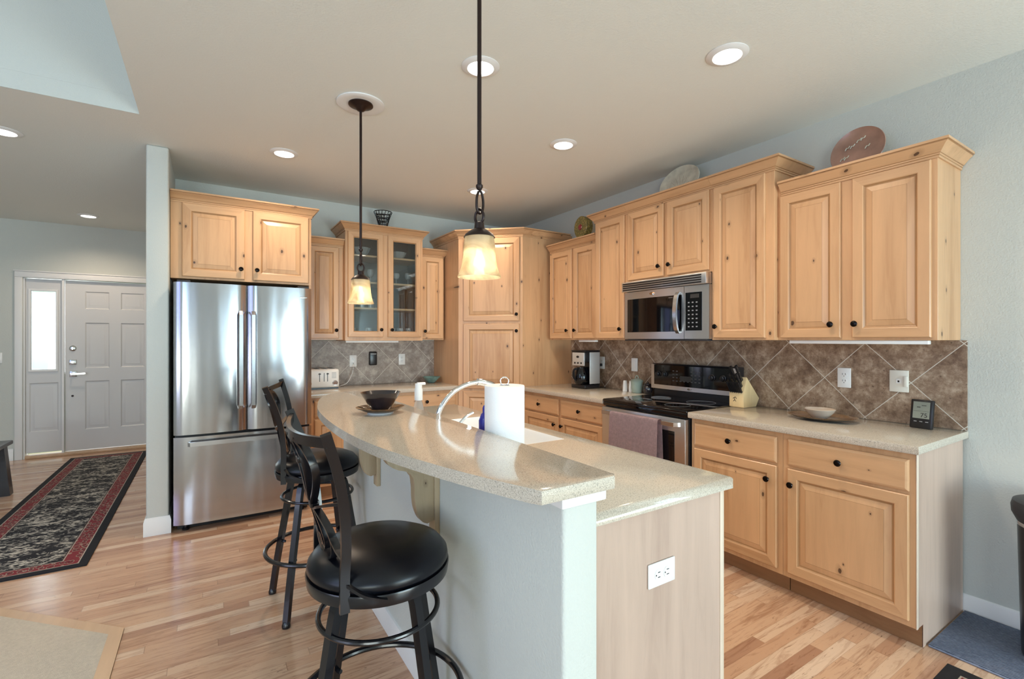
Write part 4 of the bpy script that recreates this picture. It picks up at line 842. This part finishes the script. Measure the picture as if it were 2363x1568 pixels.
# ------------------------------------------------------------ bar stools
def stool(cx_, cy_, face, base_a, label):
    t_ = thing('bar_stool', label, 'bar stool', (cx_, cy_, 0), 0, 'black swivel bar stools at the bar')
    Rm = Matrix.Rotation(R(face), 4, 'Z')
    SZ = .706
    B().lathe([(0, SZ + .074), (.08, SZ + .072), (.15, SZ + .063), (.185, SZ + .047), (.203, SZ + .025), (.206, SZ + .008), (.200, SZ - .002), (0, SZ - .002)], (0, 0, 0), 64).ob('seat', 'vinyl', t_, sharp=60)
    B().lathe([(.170, SZ - .003), (.207, SZ - .003), (.209, SZ - .008), (.205, SZ - .036), (.197, SZ - .036), (.170, SZ - .020)], (0, 0, 0), 64).ob('seat_frame', 'iron', t_)
    B().lathe([(0, SZ - .004), (.16, SZ - .004), (.16, SZ - .014), (.06, SZ - .018), (.055, SZ - .05), (.12, SZ - .052), (.12, SZ - .062), (0, SZ - .062)], (0, 0, 0), 32).ob('swivel_plate', 'iron', t_)
    for k in range(4):
        a = R(base_a + 90 * k); d = Vector((math.cos(a), math.sin(a), 0))
        b = B(); pts = [d * .10 + Vector((0, 0, SZ - .058)), d * .142 + Vector((0, 0, SZ - .066)), d * .158 + Vector((0, 0, .60)), d * .187 + Vector((0, 0, .45)), d * .236 + Vector((0, 0, .2)), d * .266 + Vector((0, 0, .016))]
        b.bar(spline(pts, 3), .026, .026, up=d); b.lathe([(.013, .03), (.017, .022), (.020, .012), (.019, .0015), (0, .0015)], tuple(d * .267), 16); b.ob('leg', 'iron', t_)
    B().tube(circ(.250, .288, 64), .0105, seg=10, closed=True).ob('foot_ring', 'iron', t_)
    B().tube(circ(.174, .562, 56), .008, seg=10, closed=True).ob('upper_ring', 'iron', t_)
    for k in range(4):
        a = R(base_a + 90 * k); d = Vector((math.cos(a), math.sin(a), 0))
        B().tube([d * .19 + Vector((0, 0, .288)), d * .25 + Vector((0, 0, .288))], .007, seg=8).ob('ring_bracket', 'iron', t_)
    PP = [(-.145, .150, SZ - .045), (-.145, .151, SZ + .05), (-.143, .156, .82), (-.150, .170, .92), (-.172, .198, 1.03), (-.213, .238, 1.150)]
    for s_ in (-1, 1):
        pts = [Rm @ Vector((p[0], p[1] * s_, p[2])) for p in spline(PP, 6)]
        B().bar(pts, .012, .025, up=Rm.to_3x3() @ Vector((1, 0, 0))).ob('back_post', 'iron', t_, sharp=30)
        q = [Rm @ Vector(p) for p in ((-.140, .146 * s_, SZ + .03), (-.10, .185 * s_, SZ + .002), (-.05, .204 * s_, SZ - .015))]
        B().bar(spline(q, 4), .018, .008, up=(0, 0, 1)).ob('bracket', 'chrome' if False else 'iron', t_)
    SP = spline(PP, 12)
    def on(s_, z):                        # a point in the curved plane between the posts
        for p, q in zip(SP, SP[1:]):
            if p.z <= z <= q.z: u = (z - p.z) / (q.z - p.z); P_ = p.lerp(q, u); break
        else: P_ = SP[-1]
        return Rm @ Vector((P_.x - .045 * (1 - s_ * s_) * min(1, max(0, (z - .74) / .2)), P_.y * s_, z))
    fw_ = Rm.to_3x3() @ Vector((1, 0, 0))
    B().bar([on(-1 + i / 10, 1.128 - .012 * (1 - (i / 10 - 1) ** 2)) for i in range(21)], .012, .026, up=(0, 0, 1)).ob('top_rail', 'iron', t_, sharp=30)
    b = B()
    def curve(P_, w=.007, h=.019):
        S = spline([(p[0], p[1], 0) for p in P_], 7); b.bar([on(v_.x, v_.y) for v_ in S], w, h, up=fw_)
    for s_ in (-1, 1):
        curve([(.18 * s_, 1.112), (.42 * s_, 1.085), (.50 * s_, 1.03), (.33 * s_, .965), (.03 * s_, .915), (-.30 * s_, .885), (-.55 * s_, .84), (-.50 * s_, .79), (-.25 * s_, .766), (0, .758)])
        curve([(0, 1.10), (.13 * s_, 1.09), (.17 * s_, 1.05), (.10 * s_, .99), (.0, .93)])
        curve([(.97 * s_, .955), (.5 * s_, .93), (.0, .90)]); curve([(.97 * s_, .80), (.70 * s_, .815), (.55 * s_, .84)])
        curve([(.0, .90), (.14 * s_, .86), (.20 * s_, .82), (.12 * s_, .79), (.02 * s_, .80), (.05 * s_, .83)])
    b.ob('scroll_work', 'iron', t_, sharp=30)
    for z in (1.045, .915): M_ = Matrix.Translation(on(0, z)) @ Rm; B().box(-.012, .012, -.013, .013, -.009, .009, bev=.002, M=M_).ob('collar', 'iron', t_)
stool(.440, 1.436, 2, 23, 'nearer black swivel bar stool with round vinyl seat, cut by the bottom edge')
stool(.493, 2.690, -15, 48, 'farther black swivel bar stool, behind the back of the near stool')
# ------------------------------------------------------------ things on the bar and island
dp = thing('saucer_plate', 'dark wavy stoneware plate under the black bowl on the bar top', 'plate', (.665, 2.156, 1.0402))
wob = lambda a, k: 1 + (.03 * math.cos(4 * a + .6) if k in (3, 4) else 0)
B().lathe([(.052, .0008), (.056, .006), (.075, .012), (.104, .026), (.106, .029), (.075, .018), (.05, .012), (0, .010)], (0, 0, 0), 48, wob=wob).ob('plate', 'amber_glaze', dp)
B().lathe([(.045, 0), (.057, 0), (.058, .005), (.050, .006), (.0, .006)], (0, 0, 0), 40).ob('foot_rim', 'white_ceramic', dp)
tag(B().lathe([(.038, 0), (.042, .004), (.062, .036), (.089, .080), (.090, .083), (.086, .082), (.059, .038), (.034, .010), (0, .008)], (0, 0, 0), 48).ob('bowl', 'dark_stoneware', None, (.665, 2.156, 1.0525)), 'black flared bowl standing on the dark plate on the bar top', 'bowl')
sd = thing('soap_dispenser', 'clear soap dispenser with white pump beside the faucet', 'soap dispenser', (.925, 2.350, .9142))
B().lathe([(0, 0), (.030, 0), (.031, .01), (.029, .09), (.022, .125), (.016, .145), (0, .146)], (0, 0, 0), 28).ob('bottle', 'clear_plastic', sd)
B().lathe([(.021, .146), (.021, .20), (.018, .208), (.018, .232), (0, .234)], (0, 0, 0), 24).box(-.008, .036, -.010, .010, .224, .238, bev=.003).ob('pump', 'white_plastic', sd)
pt_ = thing('paper_towel_holder', 'chrome upright holder with wire loop on top, inside the paper towel roll', 'holder', (.945, 1.53, .9142))
B().lathe([(.078, 0), (.08, .003), (.076, .010), (.01, .012), (.0, .012)], (0, 0, 0), 40).ob('base', 'chrome', pt_); B().tube([(0, 0, .01), (0, 0, .292)], .0045, seg=10).ob('post', 'chrome', pt_)
b = B()
for s_ in (-1, 1): b.tube(spline([(.010 * s_, 0, .292), (.015 * s_, 0, .300), (.014 * s_, 0, .311), (.004 * s_, 0, .320), (-.006 * s_, 0, .316)], 5), .0019, seg=8, up=(0, 1, 0))
b.box(-.016, .016, -.004, .004, .290, .293, bev=.001); b.ob('finial_loop', 'chrome', pt_, rot=(0, 0, R(-32)))
o = tub(B(), [(.02, 0), (.0745, 0), (.0755, .003), (.0755, .272), (.0745, .275), (.02, .275)], 64).ob('paper_towel_roll', 'paper', None, (.945, 1.53, .9275)); tag(o, 'full white paper towel roll standing behind the bar top', 'paper towels')
ds = thing('dish_soap', 'blue dish soap bottle mostly hidden behind the paper towel roll', 'bottle', (.930, 1.652, .9142))
B().lathe([(0, 0), (.026, 0), (.028, .006), (.028, .14), (.018, .165), (.010, .172), (0, .172)], (0, 0, 0), 24, sx=.9).ob('bottle', 'blue_soap', ds); B().lathe([(.011, .172), (.011, .19), (.006, .2), (0, .2)], (0, 0, 0), 14).ob('cap', 'blue_soap', ds)
# ------------------------------------------------------------ fridge wall counter
ts = thing('toaster', 'white four-slot toaster on the counter beside the refrigerator', 'toaster', (.742, 4.66, .9145))
B().box(0, .305, 0, .25, .010, .185, bev=.022, seg=4).ob('housing', 'white_plastic', ts); B().box(.008, .297, .008, .242, 0, .012).ob('base', 'black_plastic', ts)
b = B()
for x in (.03, .10, .17, .235): b.box(x, x + .035, .04, .21, .1845, .188)
b.ob('bread_slot', 'black_plastic', ts)
for x in (.125, .165, .195): B().box(x, x + .005, -.002, .002, .07, .15).ob('lever_slot', 'black_plastic', ts)
for x in (.118, .188): B().box(x, x + .02, -.012, .0, .137, .146, bev=.003).ob('lever', 'black_plastic', ts)
for x in (.035, .265):
    B().lathe([(.024, 0), (.024, .003), (.020, .003), (.018, .014), (0, .014)], (0, 0, 0), 24, axis='y').ob('dial', 'chrome', ts, (x, 0, .055))
for k in range(5): B().box(.235, .275, -.001, .001, .100 + k * .012, .104 + k * .012).ob('vent_mark', 'grey_plastic', ts)
o = B().tube(spline([(1.241, yt - .004, 1.138), (1.241, yt - .03, 1.12), (1.22, yt - .045, 1.03), (1.17, yt - .06, .945), (1.09, yt - .10, .919), (1.055, 4.80, .9185)], 8), .0032, seg=8).ob('power_cord', 'cord_white'); tag(o, 'white toaster cord curving down from the outlet', 'cord')
wob = lambda a, k: 1 + .12 * math.cos(3 * a + .5) * (k in (3, 4))
tag(B().lathe([(.035, 0), (.045, .005), (.07, .035), (.095, .062), (.093, .064), (.066, .038), (.04, .011), (0, .008)], (0, 0, 0), 40, wob=wob).ob('ruffled_dish', 'teal_glaze', None, (2.005, 4.74, .9145)), 'teal ruffled dish on the counter against the pantry', 'dish')
# ------------------------------------------------------------ range wall counter
cm = thing('coffee_maker', 'silver and black drip coffee maker beside the pantry', 'coffee maker', (2.945, 3.548, .9145), RZ)
B().box(0, .20, 0, .19, 0, .035, bev=.008).box(.0, .20, .11, .19, .0355, .345, bev=.006).box(0, .20, .005, .1095, .25, .345, bev=.006).box(.0, .20, 0, .19, .3455, .36, bev=.006).ob('body', 'black_plastic', cm)
B().box(.197, .206, .055, .18, .045, .342, bev=.003).ob('side_panel', 'brushed_case', cm)
B().box(.02, .19, -.003, .006, .215, .338, bev=.003).ob('front_panel', 'brushed_case', cm); fp = COL.objects[-1]
B().lathe([(0, 0), (.018, 0), (.018, .003), (0, .003)], (.10, -.003, .298), 20, axis='y', sy=.6).ob('display', 'black_plastic', fp)
for x in (.06, .105, .15): B().lathe([(0, 0), (.009, 0), (.009, .004), (0, .004)], (x, -.003, .24), 14, axis='y').ob('button', 'black_plastic', fp)
B().lathe([(0, .037), (.055, .037), (.072, .06), (.076, .10), (.068, .15), (.052, .185), (.05, .20), (0, .20)], (.095, .050, 0), 32).ob('carafe', 'black_gloss', cm); cf_ = COL.objects[-1]
B().bar(spline([(.095, -.008, .185), (.095, -.045, .175), (.095, -.05, .11), (.095, -.02, .075)], 5), .018, .012, up=(1, 0, 0)).ob('handle', 'black_plastic', cf_)
o = B().tube(spline([(XR - .02, 3.415, 1.131), (XR - .045, 3.415, 1.12), (XR - .06, 3.43, 1.03), (XR - .07, 3.45, .93), (XR - .04, 3.36, .919), (XR - .055, 3.33, .919), (XR - .09, 3.40, .919), (3.145, 3.41, .925)], 8), .0034, seg=8).box(XR - .045, XR - .0185, 3.403, 3.427, 1.118, 1.144, bev=.003).ob('power_cord', 'black_plastic'); tag(o, 'black coffee maker cord drooping from the outlet to the counter', 'cord')
def shaker(x, y, rz, label):
    t_ = thing('shaker', label, 'shaker', (x, y, .9145), rz, 'white shakers beside the range')
    B().lathe([(.021, 0), (.022, .004), (.020, .05), (.016, .092), (.012, .098), (0, .099)], (0, 0, 0), 24).ob('shaker_body', 'white_ceramic', t_)
shaker(3.125, 3.020, 0, 'left white salt shaker beside the sage jar'); shaker(3.150, 2.972, 0, 'right white pepper shaker touching the sage jar')
j = thing('lidded_jar', 'sage green lidded jar between the shakers and the dark jar', 'jar', (3.130, 2.887, .9145))
B().lathe([(.038, 0), (.043, .006), (.048, .04), (.05, .085), (.052, .098), (0, .098)], (0, 0, 0), 36).ob('jar', 'sage_glaze', j)
B().lathe([(.055, .099), (.056, .104), (.045, .116), (.02, .124), (0, .126)], (0, 0, 0), 36).ob('lid', 'sage_glaze', j); ld = COL.objects[-1]
B().tube(spline([(0, .016, .122), (0, .012, .14), (0, 0, .150), (0, -.012, .14), (0, -.016, .122)], 5), .004, seg=8, up=(1, 0, 0)).ob('lid_loop', 'sage_glaze', ld)
j = thing('lidded_jar', 'dark brown round jar tucked against the left side of the range', 'jar', (3.150, 2.782, .9145))
B().lathe([(.025, 0), (.038, .012), (.044, .04), (.038, .065), (.028, .078), (0, .078)], (0, 0, 0), 32).ob('jar', 'dark_stoneware', j); B().lathe([(.032, .079), (.030, .086), (.008, .092), (.008, .1), (0, .102)], (0, 0, 0), 28).ob('lid', 'dark_stoneware', j)
# knife block
kb = thing('knife_block', 'pale wooden knife block full of black-handled knives', 'knife block', (3.030, 1.955, .9145), RZ)
prof = [(0, .006), (.004, 0), (.145, 0), (.19, .052), (.045, .205), (.008, .145), (.018, .095), (0, .093)]
B().prism([(0, .005), (.004, 0), (.150, 0), (.188, .055), (.040, .205), (.0, .093)], lambda a, z, d: (d, a, z), 0, .103, bev=.002).ob('block', 'block_wood', kb)
b = B(); 
for q in (((.030, .040), (.040, .052)), ((.040, .052), (.036, .066)), ((.036, .066), (.046, .070)), ((.046, .070), (.054, .058)), ((.040, .052), (.050, .040)), ((.036, .066), (.028, .058))):
    b.bar([(q[0][0], -.0012, q[0][1]), (q[1][0], -.0012, q[1][1])], .0026, .0016, up=(0, 1, 0))
b.ob('maker_mark', 'black_plastic', kb)
sl_d = Vector((0, -.94, .34)).normalized()      # knives leave the slanted face towards the room and upward
sd_ = Vector((0, .04, .112)).normalized(); base0 = Vector((0, .0, .093)); up_ = Vector((0, -.55, .83)).normalized()
def knife(x, s_, ln, w, name='knife', lab=None):
    t_ = thing(name, lab, 'knife', (3.030, 1.955, .9145), RZ, 'black-handled knives in the block')
    p0 = base0 + sd_ * s_ + Vector((x, 0, 0)); b = B()
    b.bar([p0 + up_ * .006, p0 + up_ * (.006 + ln * .5), p0 + up_ * (.006 + ln)], w, .012 if w > .012 else .009, up=(1, 0, 0)); b.ob('handle', 'black_plastic', t_)
    for q in (.25, .55, .85):
        B().lathe([(.0022, -.007), (.0022, .007)], tuple(p0 + up_ * (.006 + ln * q)), 8, axis='x').ob('rivet', 'chrome', t_)
    B().bar([p0 - up_ * .012, p0 + up_ * .006], w * .7, .003, up=(1, 0, 0)).ob('blade', 'chrome', t_)
n = 0
for i in range(7): knife(.012 + i * .0132, .006, .085 - .004 * (i % 2), .010, lab=['leftmost steak knife', 'second steak knife from the left', 'third steak knife from the left', 'middle steak knife', 'third steak knife from the right', 'second steak knife from the right', 'rightmost steak knife'][i] + ' in the bottom row of the knife block')
for i, (x, ln) in enumerate(((.022, .105), (.050, .10), (.080, .11))): knife(x, .045, ln, .018, lab=['left', 'middle', 'right'][i] + ' large knife in the middle row of the knife block')
for i, (x, ln) in enumerate(((.03, .115), (.074, .125))): knife(x, .088, ln, .020, lab=['left', 'right'][i] + ' large knife in the top row of the knife block')
# plate and bowl, weather station
wob = lambda a, k: 1 + (.025 * math.cos(6 * a) if k in (3, 4, 5) else 0)
tag(B().lathe([(.06, 0), (.10, .003), (.15, .012), (.178, .022), (.180, .025), (.172, .024), (.14, .014), (.09, .008), (0, .007)], (0, 0, 0), 60, wob=wob, sx=.72).ob('platter', 'amber_glaze', None, (2.975, 1.345, .9145)), 'brown ruffled platter under the cream bowl on the right counter', 'platter')
tag(B().lathe([(.036, 0), (.04, .004), (.066, .03), (.078, .052), (.076, .054), (.06, .032), (.03, .010), (0, .009)], (0, 0, 0), 48, wob=lambda a, k: 1 + .02 * math.cos(5 * a) * (k in (3, 4))).ob('bowl', 'tan_glaze', None, (2.975, 1.355, .9225)), 'small cream bowl standing on the brown ruffled platter', 'bowl')
ws = thing('weather_station', 'black weather station with grey display leaning by the backsplash', 'weather station', (3.115, .985, .9145), RZ - 8)
Mw = Matrix.Rotation(R(-8), 4, 'X')
B().box(0, .098, 0, .022, .0005, .150, bev=.006, M=Mw).box(.03, .07, .01, .05, 0, .012).ob('case', 'black_plastic', ws)
o = B().box(.013, .085, -.0012, .001, .052, .138, M=Mw).ob('display', 'lcd', ws)
text('digits', '75', .032, 'lcd_ink', o, Mw @ Vector((.062, -.0018, .068)), (R(90 - 8), 0, 0), .0003)
B().box(.016, .082, -.0018, -.001, .0895, .0905, M=Mw).box(.03, .045, -.0018, -.001, .108, .112, M=Mw).box(.05, .07, -.0018, -.001, .118, .121, M=Mw).ob('segment_mark', 'lcd_ink', o)
b = B()
for x in (.02, .045, .07): b.box(x, x + .012, -.0022, .0, .034, .038, M=Mw)
b.ob('button', 'grey_plastic', ws)
# ------------------------------------------------------------ things on top of the cabinets
def leaning(name, label, cat, loc, rx, rz_, r_, sx, sy, mat, rim, grp=None):
    t_ = thing(name, label, cat, loc, rz_); return t_
pl = thing('display_plate', 'round brown stoneware plate with pale fish marks above the far right cabinet', 'plate', (3.085, 1.205, 2.438), RZ)
o = B().lathe([(.09, -.008), (.12, 0), (.135, .016), (.133, .019), (.115, .008), (.08, .002), (0, .002)], (0, 0, 0), 56, axis='y').ob('plate', 'brown_stoneware', pl, rot=(R(-12), 0, 0))
for x, z in ((-.055, .03), (-.03, .034), (0, .06), (.02, .066), (-.075, -.03), (-.055, -.028), (.045, .01), (-.085, -.085), (-.06, -.08)):
    B().tube(spline([(x - .010, -.006, z - .010), (x - .003, -.006, z + .004), (x + .005, -.006, z + .002), (x + .012, -.006, z + .013)], 3), .0028, seg=6, up=(0, 1, 0)).ob('fish_mark', 'cream_glaze', o)
b = B()
for x in (-.075, .06): b.tube(spline([(x, .06, -.134), (x, .01, -.134), (x, -.05, -.132), (x, -.062, -.118), (x, -.05, -.104), (x, -.038, -.114), (x, -.044, -.122)], 4), .0035, seg=8, up=(1, 0, 0))
b.tube([(-.075, .06, -.134), (-.0075, .10, .02), (.06, .06, -.134)], .003, seg=8); es = b.ob('plate_easel', 'iron', None, (3.085, 1.205, 2.438), (0, 0, R(RZ))); tag(es, 'black wire easel holding the brown plate', 'easel')
pl = thing('oval_platter', 'pale oval platter with branch pattern above the microwave cabinets', 'platter', (3.085, 2.405, 2.592), RZ)
o = B().lathe([(.10, -.010), (.13, 0), (.150, .014), (.148, .018), (.12, .006), (.09, .001), (0, .001)], (0, 0, 0), 56, axis='y', sx=1.22, sy=.92).ob('platter', 'cream_glaze', pl, rot=(R(-16), 0, 0))
b = B()
for k in range(7):
    a = R(20 + k * 22); b.tube(spline([(.0, -.003, -.07), (.05 * math.cos(a), -.003, -.07 + .06 * math.sin(a)), (.10 * math.cos(a + .2), -.004, -.07 + .13 * math.sin(a + .1))], 4), .0013, seg=6, up=(0, 1, 0))
b.ob('branch_pattern', 'tan_glaze', o)
tn = thing('round_tin', 'round gold patterned tin with a red centre on the low cabinet', 'tin', (2.96, 3.435, 2.437), RZ - 6)
B().lathe([(0, 0), (.095, 0), (.104, .006), (.104, .07), (.098, .076), (0, .076)], (0, .076, 0), 44, axis='y').ob('tin', 'gold_pattern', tn)
B().lathe([(0, 0), (.028, 0), (.024, .006), (0, .008)], (0, 0, 0), 24, axis='y').ob('centre_boss', 'red_glaze', tn)
B().box(-.05, .05, 0, .07, -.138, -.104).box(-.05, .05, .06, .07, -.138, -.06).ob('stand', 'iron', tn)
bs = thing('wire_basket', 'dark flared wire basket on top of the glass-door cabinet', 'basket', (1.49, 4.75, 2.4605))
b = B(); HB = .20
for i in range(16):
    a = 2 * math.pi * i / 16; p = [(r_ * math.cos(a + tw), r_ * math.sin(a + tw), z) for r_, tw, z in ((.035, 0, .03), (.05, .12, .09), (.064, .25, .14), (.088, .4, HB))]; b.tube(spline(p, 3), .0035, seg=6)
for r_, z in ((.035, .03), (.05, .09), (.060, .125), (.073, .165), (.088, HB)): b.tube(circ(r_, z, 28), .0042, seg=6, closed=True)
b.ob('wire_body', 'iron', bs); B().lathe([(.045, 0), (.045, .006), (.02, .012), (.02, .03), (.036, .034), (0, .034)], (0, 0, 0), 24).ob('foot', 'iron', bs)
# ------------------------------------------------------------ rugs, mat, bench, bin
o = B().box(-.355, .355, -1.76, 1.76, 0, .009, bev=.002).ob('runner_rug', 'runner_rug', None, (-.975, 5.585, .0005)); tag(o, 'long black, cream and red patterned runner rug leading to the front door', 'rug')
o = B().box(-.72, .72, -.75, .75, 0, .009, bev=.002).ob('floor_rug', 'floor_rug', None, (1.91, -.05, .0005)); tag(o, 'corner of a black bordered patterned rug at the bottom edge', 'rug')
o = B().box(2.715, 3.212, -.45, .79, .0005, .012, bev=.004).ob('floor_mat', 'ribbed_mat', None); tag(o, 'blue grey ribbed mat along the right wall under the black bin', 'mat')
bn = thing('waste_bin', 'black domed-lid bin cut by the right edge of the photo', 'bin', (3.025, .418, .0125))
B().lathe([(.135, 0), (.138, .01), (.150, .56), (.150, .575), (0, .575)], (0, 0, 0), 48).ob('bin_body', 'black_plastic', bn)
B().lathe([(.152, .577), (.158, .590), (.168, .612), (.170, .640), (.164, .664), (.15, .670), (.10, .678), (0, .682)], (0, 0, 0), 48).ob('lid', 'dark_case', bn)
B().lathe([(.1525, .562), (.1535, .570), (.1505, .5765)], (0, 0, 0), 48).ob('chrome_band', 'chrome', bn)
bc = thing('wooden_bench', 'dark wooden bench with splayed legs at the left edge', 'bench', (-1.635, 5.62, 0))
B().box(-.16, .155, -.55, .42, .435, .470, bev=.008).ob('seat', 'ebony', bc, rot=(0, 0, R(0)))
for sx_ in (-1, 1):
    for yy in (-.42, .30):
        B().bar([(sx_ * .10, yy, .436), (sx_ * .135, yy + (.02 if yy > 0 else -.02), .001)], .07, .085, up=(0, 1, 0)).ob('leg', 'ebony', bc)
B().box(-.115, .115, .275, .31, .20, .235, bev=.003).box(-.115, .115, -.44, -.405, .20, .235, bev=.003).box(-.02, .02, -.42, .30, .205, .23).ob('stretcher', 'ebony', bc)
